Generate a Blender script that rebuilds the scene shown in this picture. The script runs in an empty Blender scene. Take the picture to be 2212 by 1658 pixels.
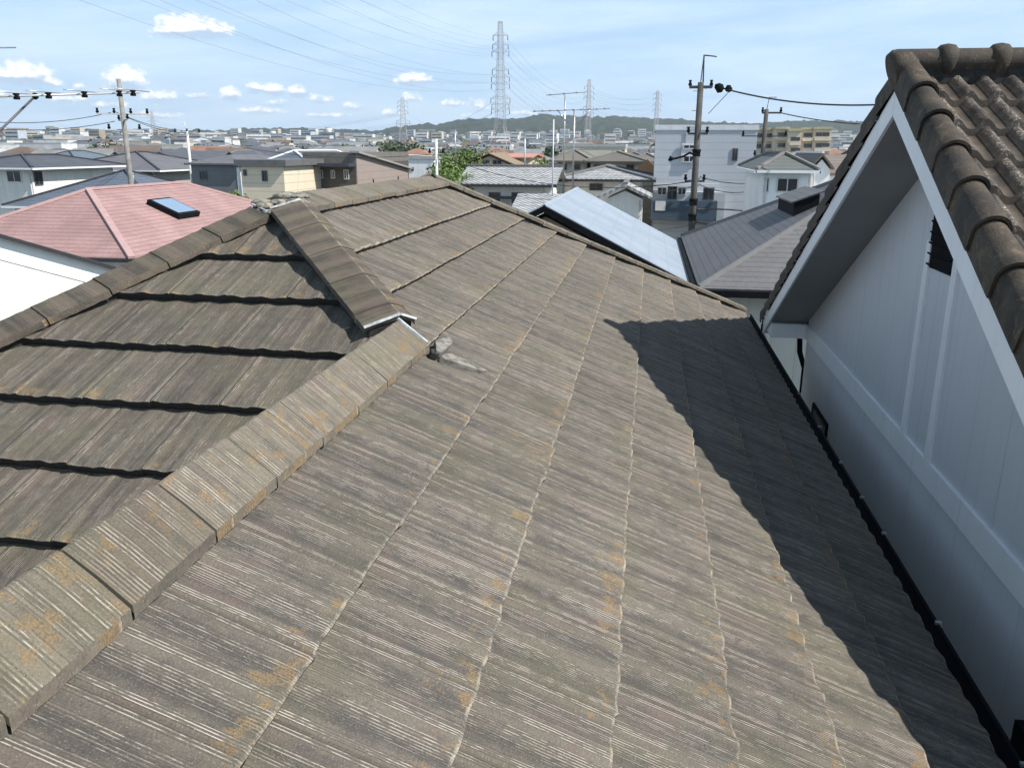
import bpy, math, random
from mathutils import Vector, Matrix, noise as mnoise
random.seed(7)
R_ = math.radians
sin, cos, pi = math.sin, math.cos, math.pi
# ------------------------------------------------------------------ camera, world, sun
HC = 7.7                      # eye height above the ground
FPX, PITCH, YAW, ROLL = 1775.8, R_(15.988), R_(-9.174), R_(.236)
FW = Vector((sin(YAW)*cos(PITCH), cos(YAW)*cos(PITCH), -sin(PITCH)))
rt = Vector((cos(YAW), -sin(YAW), 0)); up = rt.cross(FW)
RT = rt*cos(ROLL)+up*sin(ROLL); UP = up*cos(ROLL)-rt*sin(ROLL)
CP = Vector((0, 0, HC))
scn = bpy.context.scene
col = scn.collection
cd = bpy.data.cameras.new('camera'); cam = bpy.data.objects.new('camera', cd); col.objects.link(cam)
cam.matrix_world = Matrix.Translation(CP) @ Matrix((RT, UP, -FW)).transposed().to_4x4()
cd.sensor_width = 36; cd.lens = 36*FPX/2212; cd.clip_end = 9000; cd.clip_start = .05
scn.camera = cam
SUN = Vector((1.66, -.40, 1.76)).normalized()
EL = math.asin(SUN.z); AZ = math.atan2(SUN.x, SUN.y)
sl = bpy.data.lights.new('sun', 'SUN'); sl.energy = 4.3; sl.angle = R_(.53); sl.color = (1, .955, .89)
so = bpy.data.objects.new('sun', sl); col.objects.link(so)
so.rotation_euler = (-SUN).to_track_quat('-Z', 'Y').to_euler()
scn.view_settings.view_transform = 'Standard'; scn.view_settings.look = 'None'
scn.view_settings.exposure = 0.60; scn.view_settings.gamma = 1

def ray(px, py):
    d = FW + RT*((px-1106)/FPX) - UP*((py-829)/FPX)
    return d
def P(px, py, Y):             # point of the vertical plane y=Y seen at a photo position
    d = ray(px, py); return CP + d*(Y/d.y)
def PX(px, py, X):
    d = ray(px, py); return CP + d*(X/d.x)

# ------------------------------------------------------------------ node helpers
class NT:
    def __init__(s, tree): s.t = tree; s.n = tree.nodes; s.l = tree.links
    def new(s, typ, **kw):
        n = s.n.new(typ)
        for k, v in kw.items(): setattr(n, k, v)
        return n
    def put(s, sock, v):
        if hasattr(v, 'is_output'): s.l.new(v, sock)
        else:
            try: sock.default_value = v
            except Exception: sock.default_value = (*v, 1)
    def m(s, op, a, b=None, c=None, clamp=False):
        n = s.new('ShaderNodeMath', operation=op, use_clamp=clamp); s.put(n.inputs[0], a)
        if b is not None: s.put(n.inputs[1], b)
        if c is not None: s.put(n.inputs[2], c)
        return n.outputs[0]
    def vec(s, x, y, z=0.):
        n = s.new('ShaderNodeCombineXYZ'); [s.put(n.inputs[i], v) for i, v in enumerate((x, y, z))]; return n.outputs[0]
    def sep(s, v):
        n = s.new('ShaderNodeSeparateXYZ'); s.l.new(v, n.inputs[0]); return n.outputs
    def noise(s, v, scale=1., detail=3., rough=.55, dim='3D'):
        n = s.new('ShaderNodeTexNoise', noise_dimensions=dim); s.l.new(v, n.inputs['Vector'])
        n.inputs['Scale'].default_value = scale; n.inputs['Detail'].default_value = detail; n.inputs['Roughness'].default_value = rough
        return n.outputs['Fac']
    def step(s, v, a, b):
        n = s.new('ShaderNodeMapRange', interpolation_type='SMOOTHSTEP'); s.put(n.inputs[0], v)
        n.inputs[1].default_value = a; n.inputs[2].default_value = b; return n.outputs[0]
    def mix(s, f, a, b, mode='MIX'):
        n = s.new('ShaderNodeMix', data_type='RGBA', blend_type=mode); s.put(n.inputs[0], f)
        for sock, v in ((n.inputs[6], a), (n.inputs[7], b)):
            if hasattr(v, 'is_output'): s.l.new(v, sock)
            else: sock.default_value = (*v[:3], 1)
        return n.outputs[2]
    def bump(s, h, dist, strength=1.):
        n = s.new('ShaderNodeBump'); s.put(n.inputs['Height'], h); n.inputs['Distance'].default_value = dist
        n.inputs['Strength'].default_value = strength; return n.outputs['Normal']
def newmat(name):
    m = bpy.data.materials.new(name); m.use_nodes = True; nt = NT(m.node_tree)
    b = nt.n['Principled BSDF']; b.inputs['Roughness'].default_value = .8
    return m, nt, b
def srgb(r, g, b):
    f = lambda c: (c/255/12.92) if c/255 <= .04045 else ((c/255+.055)/1.055)**2.4
    return (f(r), f(g), f(b))
_mc = {}
def plain(name, c, rough=.75, var=.12, scale=3., metal=0., bump=0., streak=False):
    """painted / rendered surface with slight uneven tone and grime"""
    if name in _mc: return _mc[name]
    m, nt, b = newmat(name)
    tc = nt.new('ShaderNodeTexCoord').outputs['Object']
    n1 = nt.noise(tc, scale, 5, .6)
    if streak:
        mp = nt.new('ShaderNodeMapping'); nt.l.new(tc, mp.inputs[0]); mp.inputs['Scale'].default_value = (6, 6, .5)
        n1 = nt.m('ADD', nt.m('MULTIPLY', n1, .5), nt.m('MULTIPLY', nt.noise(mp.outputs[0], scale, 4), .5))
    dk = tuple(x*(1-var*1.6) for x in c); lt = tuple(min(1, x*(1+var)) for x in c)
    nt.l.new(nt.mix(nt.step(n1, .3, .7), dk, lt), b.inputs['Base Color'])
    b.inputs['Roughness'].default_value = rough; b.inputs['Metallic'].default_value = metal
    if bump: nt.l.new(nt.bump(nt.noise(tc, scale*20, 4), bump), b.inputs['Normal'])
    _mc[name] = m; return m

# ------------------------------------------------------------------ world: Nishita plus clouds (laid out by direction)
w = bpy.data.worlds.new('World'); scn.world = w; w.use_nodes = True
nt = NT(w.node_tree); bg = nt.n['Background']
sky = nt.new('ShaderNodeTexSky', sky_type='NISHITA'); sky.sun_disc = False
sky.sun_elevation = EL; sky.sun_rotation = AZ; sky.altitude = 30; sky.air_density = 1.; sky.dust_density = 1.2; sky.ozone_density = 1.6
tc = nt.new('ShaderNodeTexCoord').outputs['Generated']
X, Y_, Z = nt.sep(tc)
az = nt.m('ARCTAN2', X, Y_); el = nt.m('ARCSINE', Z)
def dirpx(px, py):
    d = ray(px, py).normalized(); return math.atan2(d.x, d.y), math.asin(d.z)
n_big = nt.noise(nt.vec(nt.m('MULTIPLY', az, 26), nt.m('MULTIPLY', el, 42)), 1., 6, .62)
n_fine = nt.noise(nt.vec(nt.m('MULTIPLY', az, 90), nt.m('MULTIPLY', el, 120)), 1., 6, .6)
mask = None; tops = None
for px, py, wx, wy in [(405, 62, 56, 21), (450, 68, 52, 15), (372, 74, 44, 9), (58, 163, 44, 20), (30, 170, 30, 12), (272, 176, 38, 22), (118, 182, 18, 9), (178, 190, 14, 9),
        (895, 174, 40, 12), (498, 206, 20, 13), (550, 192, 17, 10), (590, 196, 28, 11), (645, 200, 24, 11), (690, 216, 26, 9), (600, 224, 30, 7), (1028, 223, 20, 10), (890, 212, 22, 10), (975, 224, 30, 8), (1010, 252, 14, 5), (845, 245, 20, 8), (345, 212, 40, 12), (20, 206, 30, 8), (150, 214, 40, 9), (235, 228, 36, 8), (430, 208, 26, 7), (760, 232, 34, 8), (1130, 246, 30, 7), (560, 240, 50, 7), (330, 250, 60, 7), (700, 250, 50, 6), (1040, 235, 24, 7)]:
    a0, e0 = dirpx(px, py); sc = 1/FPX
    wx *= 1.25; wy *= 1.6; dx = nt.m('MULTIPLY', nt.m('SUBTRACT', az, a0), 1/(wx*sc)); dy = nt.m('MULTIPLY', nt.m('SUBTRACT', el, e0), 1/(wy*sc))
    dy = nt.m('MULTIPLY', dy, nt.m('ADD', 1., nt.m('MULTIPLY', nt.m('LESS_THAN', dy, 0.), .35)))      # flat bases
    v = nt.m('SUBTRACT', 1., nt.m('ADD', nt.m('MULTIPLY', dx, dx), nt.m('MULTIPLY', dy, dy)))
    wgt = .62 if py > 205 and px > 560 or py > 226 or px in (345, 118, 178, 20, 150, 430) else 1.
    v = nt.m('MULTIPLY', nt.m('MAXIMUM', v, 0.), wgt)
    tv = nt.m('MULTIPLY', nt.m('MAXIMUM', v, 0.), dy); tops = tv if tops is None else nt.m('ADD', tops, tv)
    mask = v if mask is None else nt.m('MAXIMUM', mask, v)
cm = nt.m('ADD', mask, nt.m('MULTIPLY', nt.m('SUBTRACT', n_fine, .5), 2.3))
cm = nt.m('MULTIPLY', nt.step(cm, .1, .85), nt.step(mask, 0., .2))
cirr = nt.noise(nt.vec(nt.m('MULTIPLY', nt.m('ADD', az, nt.m('MULTIPLY', el, -1.2)), 3.2), nt.m('MULTIPLY', el, 19)), 1., 7, .6)
veil = nt.step(cirr, .3, .72)
lowsky = nt.m('MULTIPLY', nt.step(el, 1.10, .2), .84)   # bright summer haze low down, clean deep blue overhead
deep = nt.mix(nt.step(el, .2, .5), sky.outputs[0], nt.mix(.62, sky.outputs[0], (.4, .65, 1.15)))
base = nt.mix(lowsky, deep, (4.9, 7.2, 9.8))
base = nt.mix(nt.m('MULTIPLY', veil, nt.m('MULTIPLY', lowsky, .8)), base, (7.5, 9.0, 10.2))
strk = nt.noise(nt.vec(nt.m('MULTIPLY', nt.m('ADD', az, nt.m('MULTIPLY', el, -2.4)), 1.6), nt.m('MULTIPLY', nt.m('ADD', el, nt.m('MULTIPLY', az, -.10)), 34), 4.), 1., 5, .55)
base = nt.mix(nt.m('MULTIPLY', nt.step(strk, .52, .70), nt.m('MULTIPLY', lowsky, .5)), base, (3.9, 6.0, 9.2))
lowb = nt.m('MULTIPLY', nt.step(n_big, .45, .7), nt.m('MULTIPLY', nt.step(el, .16, .05), nt.m('MULTIPLY', nt.step(az, .15, -.25), .4)))
base = nt.mix(lowb, base, (6.2, 7.6, 9.6))
shade = nt.mix(nt.step(nt.m('ADD', tops, nt.m('MULTIPLY', nt.m('SUBTRACT', n_fine, .5), .9)), -.18, .16), (5.0, 6.3, 8.2), (11.2, 11.2, 10.9))
skyc = nt.mix(nt.m('MULTIPLY', cm, .85), base, shade)
nt.l.new(skyc, bg.inputs['Color']); bg.inputs['Strength'].default_value = .075

# ------------------------------------------------------------------ mesh helpers
class MB:
    def __init__(s): s.v = []; s.f = []; s.uv = []; s.uv2 = []; s.sm = []
    def quad(s, pts, uvs=None, smooth=False, t=(0, 0)):
        i = len(s.v); s.v += [tuple(p) for p in pts]; s.f.append(tuple(range(i, i+len(pts))))
        s.uv += list(uvs) if uvs else [(0, 0)]*len(pts); s.uv2 += [t]*len(pts); s.sm.append(smooth); return s
    def face(s, idx, uvs, smooth=True, t=(0, 0)):
        s.f.append(tuple(idx)); s.uv += uvs; s.uv2 += [t]*len(idx); s.sm.append(smooth)
    def box(s, a, b):
        x0, y0, z0 = a; x1, y1, z1 = b
        if x0 > x1: x0, x1 = x1, x0
        if y0 > y1: y0, y1 = y1, y0
        if z0 > z1: z0, z1 = z1, z0
        c = [(x0, y0, z0), (x1, y0, z0), (x1, y1, z0), (x0, y1, z0), (x0, y0, z1), (x1, y0, z1), (x1, y1, z1), (x0, y1, z1)]
        for q in ((0, 3, 2, 1), (4, 5, 6, 7), (0, 1, 5, 4), (1, 2, 6, 5), (2, 3, 7, 6), (3, 0, 4, 7)):
            s.quad([c[k] for k in q])
        return s
    def prism(s, poly, d):    # closed polygon extruded by vector d
        poly = [Vector(p) for p in poly]; d = Vector(d); n = len(poly)
        s.quad(poly[::-1]); s.quad([p+d for p in poly])
        for i in range(n): s.quad([poly[i], poly[(i+1) % n], poly[(i+1) % n]+d, poly[i]+d])
        return s
    def beam(s, a, b, w, h=None, upv=(0, 0, 1)):
        a, b = Vector(a), Vector(b); h = h or w; d = (b-a)
        if d.length < 1e-6: return s
        d.normalize(); u = Vector(upv)
        if abs(d.dot(u)) > .98: u = Vector((1, 0, 0))
        r = d.cross(u).normalized(); u = r.cross(d)
        q = [a+r*x*w/2+u*y*h/2 for x, y in ((-1, -1), (1, -1), (1, 1), (-1, 1))]
        return s.prism(q, b-a)
    def tube(s, pts, r, n=8, cap=True, smooth=True):
        pts = [Vector(p) for p in pts]; rs = r if isinstance(r, (list, tuple)) else [r]*len(pts); base = len(s.v)
        for i, p in enumerate(pts):
            d = (pts[min(i+1, len(pts)-1)]-pts[max(i-1, 0)]).normalized()
            u = Vector((0, 0, 1)) if abs(d.z) < .95 else Vector((1, 0, 0))
            a = d.cross(u).normalized(); b = d.cross(a)
            for k in range(n): s.v.append(tuple(p+(a*cos(2*pi*k/n)+b*sin(2*pi*k/n))*rs[i]))
        for i in range(len(pts)-1):
            for k in range(n):
                s.face([base+i*n+k, base+i*n+(k+1) % n, base+(i+1)*n+(k+1) % n, base+(i+1)*n+k], [(0, 0)]*4, smooth)
        if cap:
            s.face([base+k for k in range(n)][::-1], [(0, 0)]*n, False)
            s.face([base+(len(pts)-1)*n+k for k in range(n)], [(0, 0)]*n, False)
        return s
    def build(s, name, mat, parent=None, bevel=0):
        me = bpy.data.meshes.new(name); me.from_pydata(s.v, [], s.f)
        l = me.uv_layers.new(name='UVMap'); l.data.foreach_set('uv', [c for q in s.uv for c in q])
        if any(t != (0, 0) for t in s.uv2):
            l2 = me.uv_layers.new(name='tile'); l2.data.foreach_set('uv', [c for q in s.uv2 for c in q])
        me.polygons.foreach_set('use_smooth', s.sm); me.materials.append(mat); me.update()
        o = bpy.data.objects.new(name, me); col.objects.link(o)
        if parent is not None:
            o.parent = parent; o.matrix_parent_inverse = Matrix.Translation(parent_world(parent)).inverted()
        if bevel:
            b = o.modifiers.new('bevel', 'BEVEL'); b.width = bevel; b.segments = 2; b.limit_method = 'ANGLE'
        return o
def parent_world(o):
    p = Vector((0, 0, 0))
    while o is not None: p += o.location; o = o.parent
    return p if True else p
def tag(o, label=None, cat=None, group=None, kind=None):
    for k, v in (('label', label), ('category', cat), ('group', group), ('kind', kind)):
        if v: o[k] = v
    return o
def thing(name, loc, label, cat, group=None):
    o = bpy.data.objects.new(name, None); o.location = loc; o.empty_display_size = .3; col.objects.link(o)
    return tag(o, label, cat, group)
def sub(mb, name, mat, parent, bevel=0):
    """child whose mesh is in world coordinates: shift it into the frame of its thing"""
    base = parent_world(parent)
    mb.v = [(a-base.x, b-base.y, c-base.z) for a, b, c in mb.v]
    o = mb.build(name, mat, None, bevel); o.parent = parent; return o

# ------------------------------------------------------------------ materials
def tile_mat(name, dark=(.070, .063, .056), light=(.142, .124, .100), lichen=.5, white=1., tone=1., lines=8.0, edge=.5, brk_=.42, crest=.115):
    """cement tile with moulded groups of fine ribs between plain lands; rib edges have worn pale, lichen and moss on top"""
    m, nt, b = newmat(name)
    uvn = nt.new('ShaderNodeUVMap', uv_map='UVMap').outputs[0]; u, v, _ = nt.sep(uvn)
    t1, t2, _ = nt.sep(nt.new('ShaderNodeUVMap', uv_map='tile').outputs[0])
    fr = nt.m('FRACT', nt.m('ADD', v, 50.))
    wobn = nt.noise(nt.vec(nt.m('MULTIPLY', u, 30), nt.m('MULTIPLY', v, 4)), 1., 2, .5)
    uw = nt.m('ADD', u, nt.m('MULTIPLY', nt.m('SUBTRACT', wobn, .5), .0016))
    um = nt.m('FRACT', nt.m('DIVIDE', nt.m('ADD', uw, 32.), .32))
    rp = nt.new('ShaderNodeValToRGB'); cr = rp.color_ramp; cr.interpolation = 'CONSTANT'; nt.l.new(um, rp.inputs[0])
    on = [(6, 30, 1.), (62, 77, .7), (80, 122, .95), (150, 174, .8), (181, 191, .5), (216, 236, .9), (242, 264, 1.), (292, 309, .75)]
    cr.elements[0].position = 0; cr.elements[0].color = (0, 0, 0, 1); cr.elements.remove(cr.elements[1])
    for a, z_, k in on:
        e = cr.elements.new(a/320); e.color = (k, k, k, 1); e = cr.elements.new(z_/320); e.color = (0, 0, 0, 1)
    grp = nt.sep(rp.outputs[0])[0]
    band2 = nt.noise(nt.vec(nt.m('MULTIPLY', u, 38), nt.m('MULTIPLY', v, .9)), 1., 3, .6)
    patch = nt.noise(nt.vec(nt.m('MULTIPLY', u, 2.3), nt.m('MULTIPLY', v, .8)), 1., 4, .6)
    grit = nt.noise(nt.vec(nt.m('MULTIPLY', u, 190), nt.m('MULTIPLY', v, 68)), 1., 4, .75)
    mott = nt.noise(nt.vec(nt.m('MULTIPLY', u, 20), nt.m('MULTIPLY', v, 7)), 1., 5, .65)
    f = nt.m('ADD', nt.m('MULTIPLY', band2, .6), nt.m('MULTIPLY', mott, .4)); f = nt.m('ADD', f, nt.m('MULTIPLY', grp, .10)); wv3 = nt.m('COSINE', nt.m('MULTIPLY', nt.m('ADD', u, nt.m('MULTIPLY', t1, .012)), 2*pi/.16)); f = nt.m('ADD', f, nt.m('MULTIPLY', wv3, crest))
    c = nt.mix(nt.step(f, .36, .66), dark, light)
    c = nt.mix(nt.step(patch, .45, .64), c, nt.mix(.35, c, (.125, .118, .066)))           # olive growth
    pat2 = nt.noise(nt.vec(nt.m('MULTIPLY', u, 5), nt.m('MULTIPLY', v, 2), 3.), 1., 4, .6)
    c = nt.mix(nt.m('MULTIPLY', nt.step(pat2, .5, .68), .5), c, (.13, .088, .078))        # reddish brown
    c = nt.mix(nt.m('MULTIPLY', nt.step(grit, .53, .70), .42), c, (.30, .28, .245)); c = nt.mix(nt.m('MULTIPLY', nt.step(grit, .47, .34), .5), c, (.035, .032, .029))
    st = nt.m('SINE', nt.m('MULTIPLY', um, 2*pi*320/lines))
    dash = nt.noise(nt.vec(nt.m('MULTIPLY', u, 125), nt.m('MULTIPLY', v, 9), nt.m('MULTIPLY', t1, 20)), 1., 4, .72)
    keep = nt.m('ADD', dash, nt.m('MULTIPLY', nt.m('SUBTRACT', pat2, .5), .7))
    ln = nt.m('MULTIPLY', nt.step(st, .45, .95), nt.step(keep, brk_, brk_+.13))
    wf = nt.m('MULTIPLY', nt.m('MULTIPLY', nt.m('MULTIPLY', ln, grp), white), nt.m('ADD', .86, nt.m('MULTIPLY', wv3, .30)))
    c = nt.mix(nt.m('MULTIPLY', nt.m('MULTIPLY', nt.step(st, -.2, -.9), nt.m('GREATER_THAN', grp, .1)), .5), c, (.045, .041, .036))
    c = nt.mix(wf, c, (.50, .46, .39))
    spk = nt.noise(nt.vec(nt.m('MULTIPLY', u, 260), nt.m('MULTIPLY', v, 92), 7.), 1., 2, .6)
    c = nt.mix(nt.m('MULTIPLY', nt.step(spk, .64, .72), .6*white), c, (.5, .48, .43))
    l1 = nt.noise(nt.vec(nt.m('MULTIPLY', u, 13), nt.m('MULTIPLY', v, 5), 11.), 1., 6, .68)
    l2 = nt.noise(nt.vec(nt.m('MULTIPLY', u, 2.1), nt.m('MULTIPLY', v, .6), 5.), 1., 3, .6)
    lm = nt.m('ADD', l1, nt.m('MULTIPLY', nt.step(fr, .55, .97), .16)); lm = nt.m('ADD', lm, nt.m('MULTIPLY', nt.m('SUBTRACT', l2, .5), .5)); lm = nt.m('SUBTRACT', lm, nt.m('MULTIPLY', grp, .05))
    lm = nt.m('MULTIPLY', nt.step(lm, .735-.1*lichen, .84-.1*lichen), nt.step(grit, .38, .54))
    c = nt.mix(nt.m('MULTIPLY', lm, .82), c, nt.mix(nt.step(spk, .4, .62), (.165, .115, .06), (.29, .19, .085)))
    eg = nt.m('MULTIPLY', nt.step(fr, .970, .988), nt.step(nt.m('ADD', l1, nt.m('MULTIPLY', grit, .5)), .66, .86))
    c = nt.mix(nt.m('MULTIPLY', eg, edge), c, (.44, .40, .33))
    c = nt.mix(nt.m('MULTIPLY', nt.m('GREATER_THAN', fr, .9984), .93), c, (.014, .013, .012))      # moss and the shade of unlit butt ends, painted in as near black
    br = nt.m('ADD', .88*tone, nt.m('MULTIPLY', t2, .24*tone))    # every tile has weathered a little differently
    n = nt.new('ShaderNodeVectorMath', operation='SCALE'); nt.l.new(c, n.inputs[0]); nt.l.new(br, n.inputs['Scale'])
    nt.l.new(n.outputs[0], b.inputs['Base Color'])
    h = nt.m('ADD', nt.m('MULTIPLY', nt.m('MULTIPLY', st, nt.m('GREATER_THAN', grp, .1)), .4), nt.m('MULTIPLY', grit, 1.3)); h = nt.m('ADD', h, nt.m('MULTIPLY', l1, 1.4)); h = nt.m('ADD', h, nt.m('MULTIPLY', grp, .9))
    nt.l.new(nt.bump(h, .0017, 1.), b.inputs['Normal']); b.inputs['Roughness'].default_value = .88
    return m
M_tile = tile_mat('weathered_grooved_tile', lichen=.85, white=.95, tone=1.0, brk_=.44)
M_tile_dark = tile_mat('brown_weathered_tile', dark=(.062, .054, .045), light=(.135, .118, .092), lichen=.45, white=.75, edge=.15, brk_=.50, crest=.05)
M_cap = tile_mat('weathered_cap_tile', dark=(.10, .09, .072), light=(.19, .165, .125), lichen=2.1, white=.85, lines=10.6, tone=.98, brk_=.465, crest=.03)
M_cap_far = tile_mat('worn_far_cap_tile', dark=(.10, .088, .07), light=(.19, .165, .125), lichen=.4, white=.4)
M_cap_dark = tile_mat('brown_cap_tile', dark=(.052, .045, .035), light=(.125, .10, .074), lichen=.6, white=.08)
M_black = plain('black_pvc', (.006, .007, .009), .85, .2); M_black.node_tree.nodes['Principled BSDF'].inputs['Specular IOR Level'].default_value = .15
M_white = plain('white_paint', (.78, .80, .82), .5, .04, 1.2, streak=True)
M_metal = plain('galvanised_metal', (.42, .43, .44), .35, .1, metal=.7)
M_seal = plain('white_sealant', (.55, .58, .6), .6, .25, 30)
M_mortar = plain('lichened_mortar', (.27, .25, .21), .9, .5, 34, bump=.004)
M_conc = plain('pole_concrete', (.22, .215, .20), .85, .15, 5)
M_darkpole = plain('weathered_dark_concrete', (.07, .067, .062), .85, .2, 4)
M_steel = plain('pylon_steel', (.44, .42, .42), .6, .1)
M_wire = plain('cable_black', (.03, .03, .035), .6, .1)
M_cond = plain('aluminium_conductor', (.16, .17, .19), .5, .05)
def glass_mat():
    m, nt, b = newmat('window_glass'); b.inputs['Base Color'].default_value = (.025, .03, .035, 1)
    b.inputs['Roughness'].default_value = .08; b.inputs['Specular IOR Level'].default_value = .7; return m
M_glass = glass_mat()
M_frame = plain('window_aluminium', (.10, .10, .105), .45, .05)
M_framew = plain('window_white_aluminium', (.6, .6, .6), .45, .05)

# ------------------------------------------------------------------ the tiled roof we stand on
S = .36; PM = R_(26.286); TN = math.tan(PM); PN = R_(23.1); TP = math.tan(PN); PF = R_(34.)
def U(x, y, z): return Vector((x*S, y*S, z*S+HC))
TH = .034
def tile_face(name, mat, parent, O, Uv, Vv, ks, ulim, du=.02, amp=.0042, th=TH, tw=.32, seed=0, jag=.0024, under=False, gapd=.016):
    O, Uv, Vv = Vector(O), Vector(Uv).normalized(), Vector(Vv).normalized(); Nn = Uv.cross(Vv)
    if Nn.z < 0: Nn = -Nn
    mb = MB(); rnd = random.Random(seed)
    for r in range(len(ks)-1):
        k0, k1 = ks[r], ks[r+1]; off = (r % 2)*.5*tw+rnd.uniform(-.02, .02)
        lims = [ulim(k0), ulim((k0+k1)/2), ulim(k1)]
        lo = min(a for a, b in lims); hi = max(b for a, b in lims)
        if hi <= lo: continue
        cols = []
        t = math.floor((lo-off)/tw)
        while t*tw+off < hi:
            a = t*tw+off; rv = rnd.random(), rnd.random()
            dh = rnd.uniform(-.0018, .0018); dk = rnd.uniform(-.012, .012); tl = rnd.uniform(-.004, .004)
            n = max(2, int(tw/du)); ps = [a+.0035+i*(tw-.007)/n for i in range(n+1)]
            cols.append([(x, dh+tl*(x-a)/tw, dk, rv, False) for x in ps])
            cols.append([(a+tw-.0022, -gapd, dk, rv, True), (a+tw+.0022, -gapd, dk, rv, True)])
            t += 1
        flat = [c for g in cols for c in g]
        rows = [(k0-.10, -th*1.12), (k0+.02, -th*.98), (k0*.45+k1*.55, -th*.45), (k1-.03, -.001), (k1, -.0035), ]
        prev = None
        for (x, dh, dk, rv, gap) in flat:
            ph = (x-off)/tw*2*2*pi
            wv = amp*cos(ph)+amp*.35*cos(ph*2.03+rv[0]*6)+dh
            cut = jag*(.6*cos(ph+.6)+.6*mnoise.noise(Vector((x*28, r*3.1+seed, 0)))+.5*mnoise.noise(Vector((x*90, r*3.1, 2))))
            cur = []
            for (k, h) in rows:
                uu, kk = x, k
                a, bb = ulim(max(k, ks[0])); uu = min(max(uu, a), bb)
                last = 1 if k > k0+.5*(k1-k0) else 0
                kk = k+(dk+cut/S)*last
                cur.append((O+Uv*uu+Vv*(kk*S)+Nn*(h+wv*(.4+.6*last)), (uu-off+40*tw, r+min(max((k-k0)/(k1-k0), .002), .998)), uu))
            p, uvq, uu = cur[-1]
            uvq = (uvq[0], r+.9994)
            low = [(p-Nn*.004+Vv*.001, uvq, uu), (p-Nn*(th*.55)-Vv*.003, uvq, uu), (p-Nn*(th+.004)-Vv*.012, uvq, uu)]
            if under: low = [(p-Nn*.006+Vv*.001, uvq, uu), (p-Nn*.010-Vv*.022, uvq, uu), (p-Nn*(th+.006)-Vv*.03, uvq, uu)]
            ids = []
            for q in cur+[cur[-1]]+low: ids.append(len(mb.v)); mb.v.append(tuple(q[0]))
            allc = cur+[cur[-1]]+low
            if prev is not None and allc[2][2] > prev[1][2][2]-1 and allc[2][2]-prev[1][2][2] > 1e-5 or (prev is not None and abs(allc[-1][2]-prev[1][-1][2]) > 1e-5):
                pi_, pa = prev
                tt = rv if not gap else prv
                for j in list(range(len(cur)-1))+list(range(len(cur), len(allc)-1)):
                    mb.face([pi_[j], pi_[j+1], ids[j+1], ids[j]], [pa[j][1], pa[j+1][1], allc[j+1][1], allc[j][1]], True, (rv[0]+.001, rv[1]))
            prev = (ids, allc); prv = rv
    return sub(mb, name, mat, parent)

def cap_run(name, mat, parent, A, B, wings, n_piece=.335, crest=.05, lip=.03, seed=0, phase=0., endcaps=True):
    """overlapping angular ridge tiles from A to B; wings = two vectors from the crest to the wing edges (perpendicular to AB)"""
    A, B = Vector(A), Vector(B); d = (B-A); L = d.length; d.normalize(); mb = MB(); rnd = random.Random(seed)
    w1, w2 = Vector(wings[0]), Vector(wings[1]); z = Vector((0, 0, 1)); z = (z-d*z.dot(d)).normalized()
    s = -phase*n_piece; i = 0
    while s < L-1e-4:
        a, b = max(s, 0)+.0038, min(s+n_piece, L)-.0038; s += n_piece; i += 1
        if b-a < .01: continue
        tn = (rnd.random()+.001, rnd.random()); up0, up1 = rnd.uniform(0, .003), rnd.uniform(.002, .0045); roll = rnd.uniform(-.004, .004)
        nseg = 10
        prof = [(w1, 1.0, -lip), (w1, 1.0, 0), (w1, .5, .003), (w1, .03, .0), (w2, .03, .0), (w2, .5, .003), (w2, 1., 0), (w2, 1., -lip)]
        rows = []
        for q in range(nseg+1):
            t = a+(b-a)*q/nseg; r = []
            for k, (wv, f, h) in enumerate(prof):
                jit = mnoise.noise(Vector((t*30, k*5.3, seed)))*.0025*(1 if f == 1 else .4)
                p = A+d*t+wv*(f*(1+jit*4))+z*(h+up0+(up1-up0)*q/nseg+jit+roll*(1 if wv is w1 else -1)*f+.0015*cos(t*2*pi/.083))
                sg = 1 if wv is w1 else -1
                r.append((p, (t+seed*3.1, sg*(f*wv.length/S*.9)+.02)))
            rows.append(r)
        for strip in ((0, 1), (1, 2, 3), (3, 4), (4, 5, 6), (6, 7)):
            base = len(mb.v); m_ = len(strip)
            for r in rows:
                for k in strip: mb.v.append(tuple(r[k][0]))
            for q in range(nseg):
                for k in range(m_-1):
                    i0 = base+q*m_+k; uvs = [rows[q][strip[k]][1], rows[q][strip[k+1]][1], rows[q+1][strip[k+1]][1], rows[q+1][strip[k]][1]]
                    if strip in ((0, 1), (6, 7)): uvs = [(.264+.012*kk, (a+(b-a)*(q+qq)/nseg)*2.2) for kk, qq in ((0, 0), (1, 0), (1, 1), (0, 1))]
                    mb.face([i0, i0+1, i0+m_+1, i0+m_], uvs, True, tn)
        for r in (rows[0], rows[-1]):
            for k in range(7): mb.quad([r[k][0], r[k+1][0], r[k+1][0]-z*.018, r[k][0]-z*.018], None, False, tn)
    # dark bedding under the caps
    bed = MB()
    for wv in (w1, w2):
        q = [A+d*.01-z*.012, A+d*.01+wv*.82-z*(.02), A+d*.01+wv*.82-z*(.1), A+d*.01-z*.12]
        bed.prism(q, d*(L-.02))
    o = sub(mb, name, mat, parent)
    sub(bed, 'mortar_bed', M_bed, parent)
    return o
M_bed = plain('dark_bedding_mortar', (.03, .029, .027), .95, .3, 20)

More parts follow.
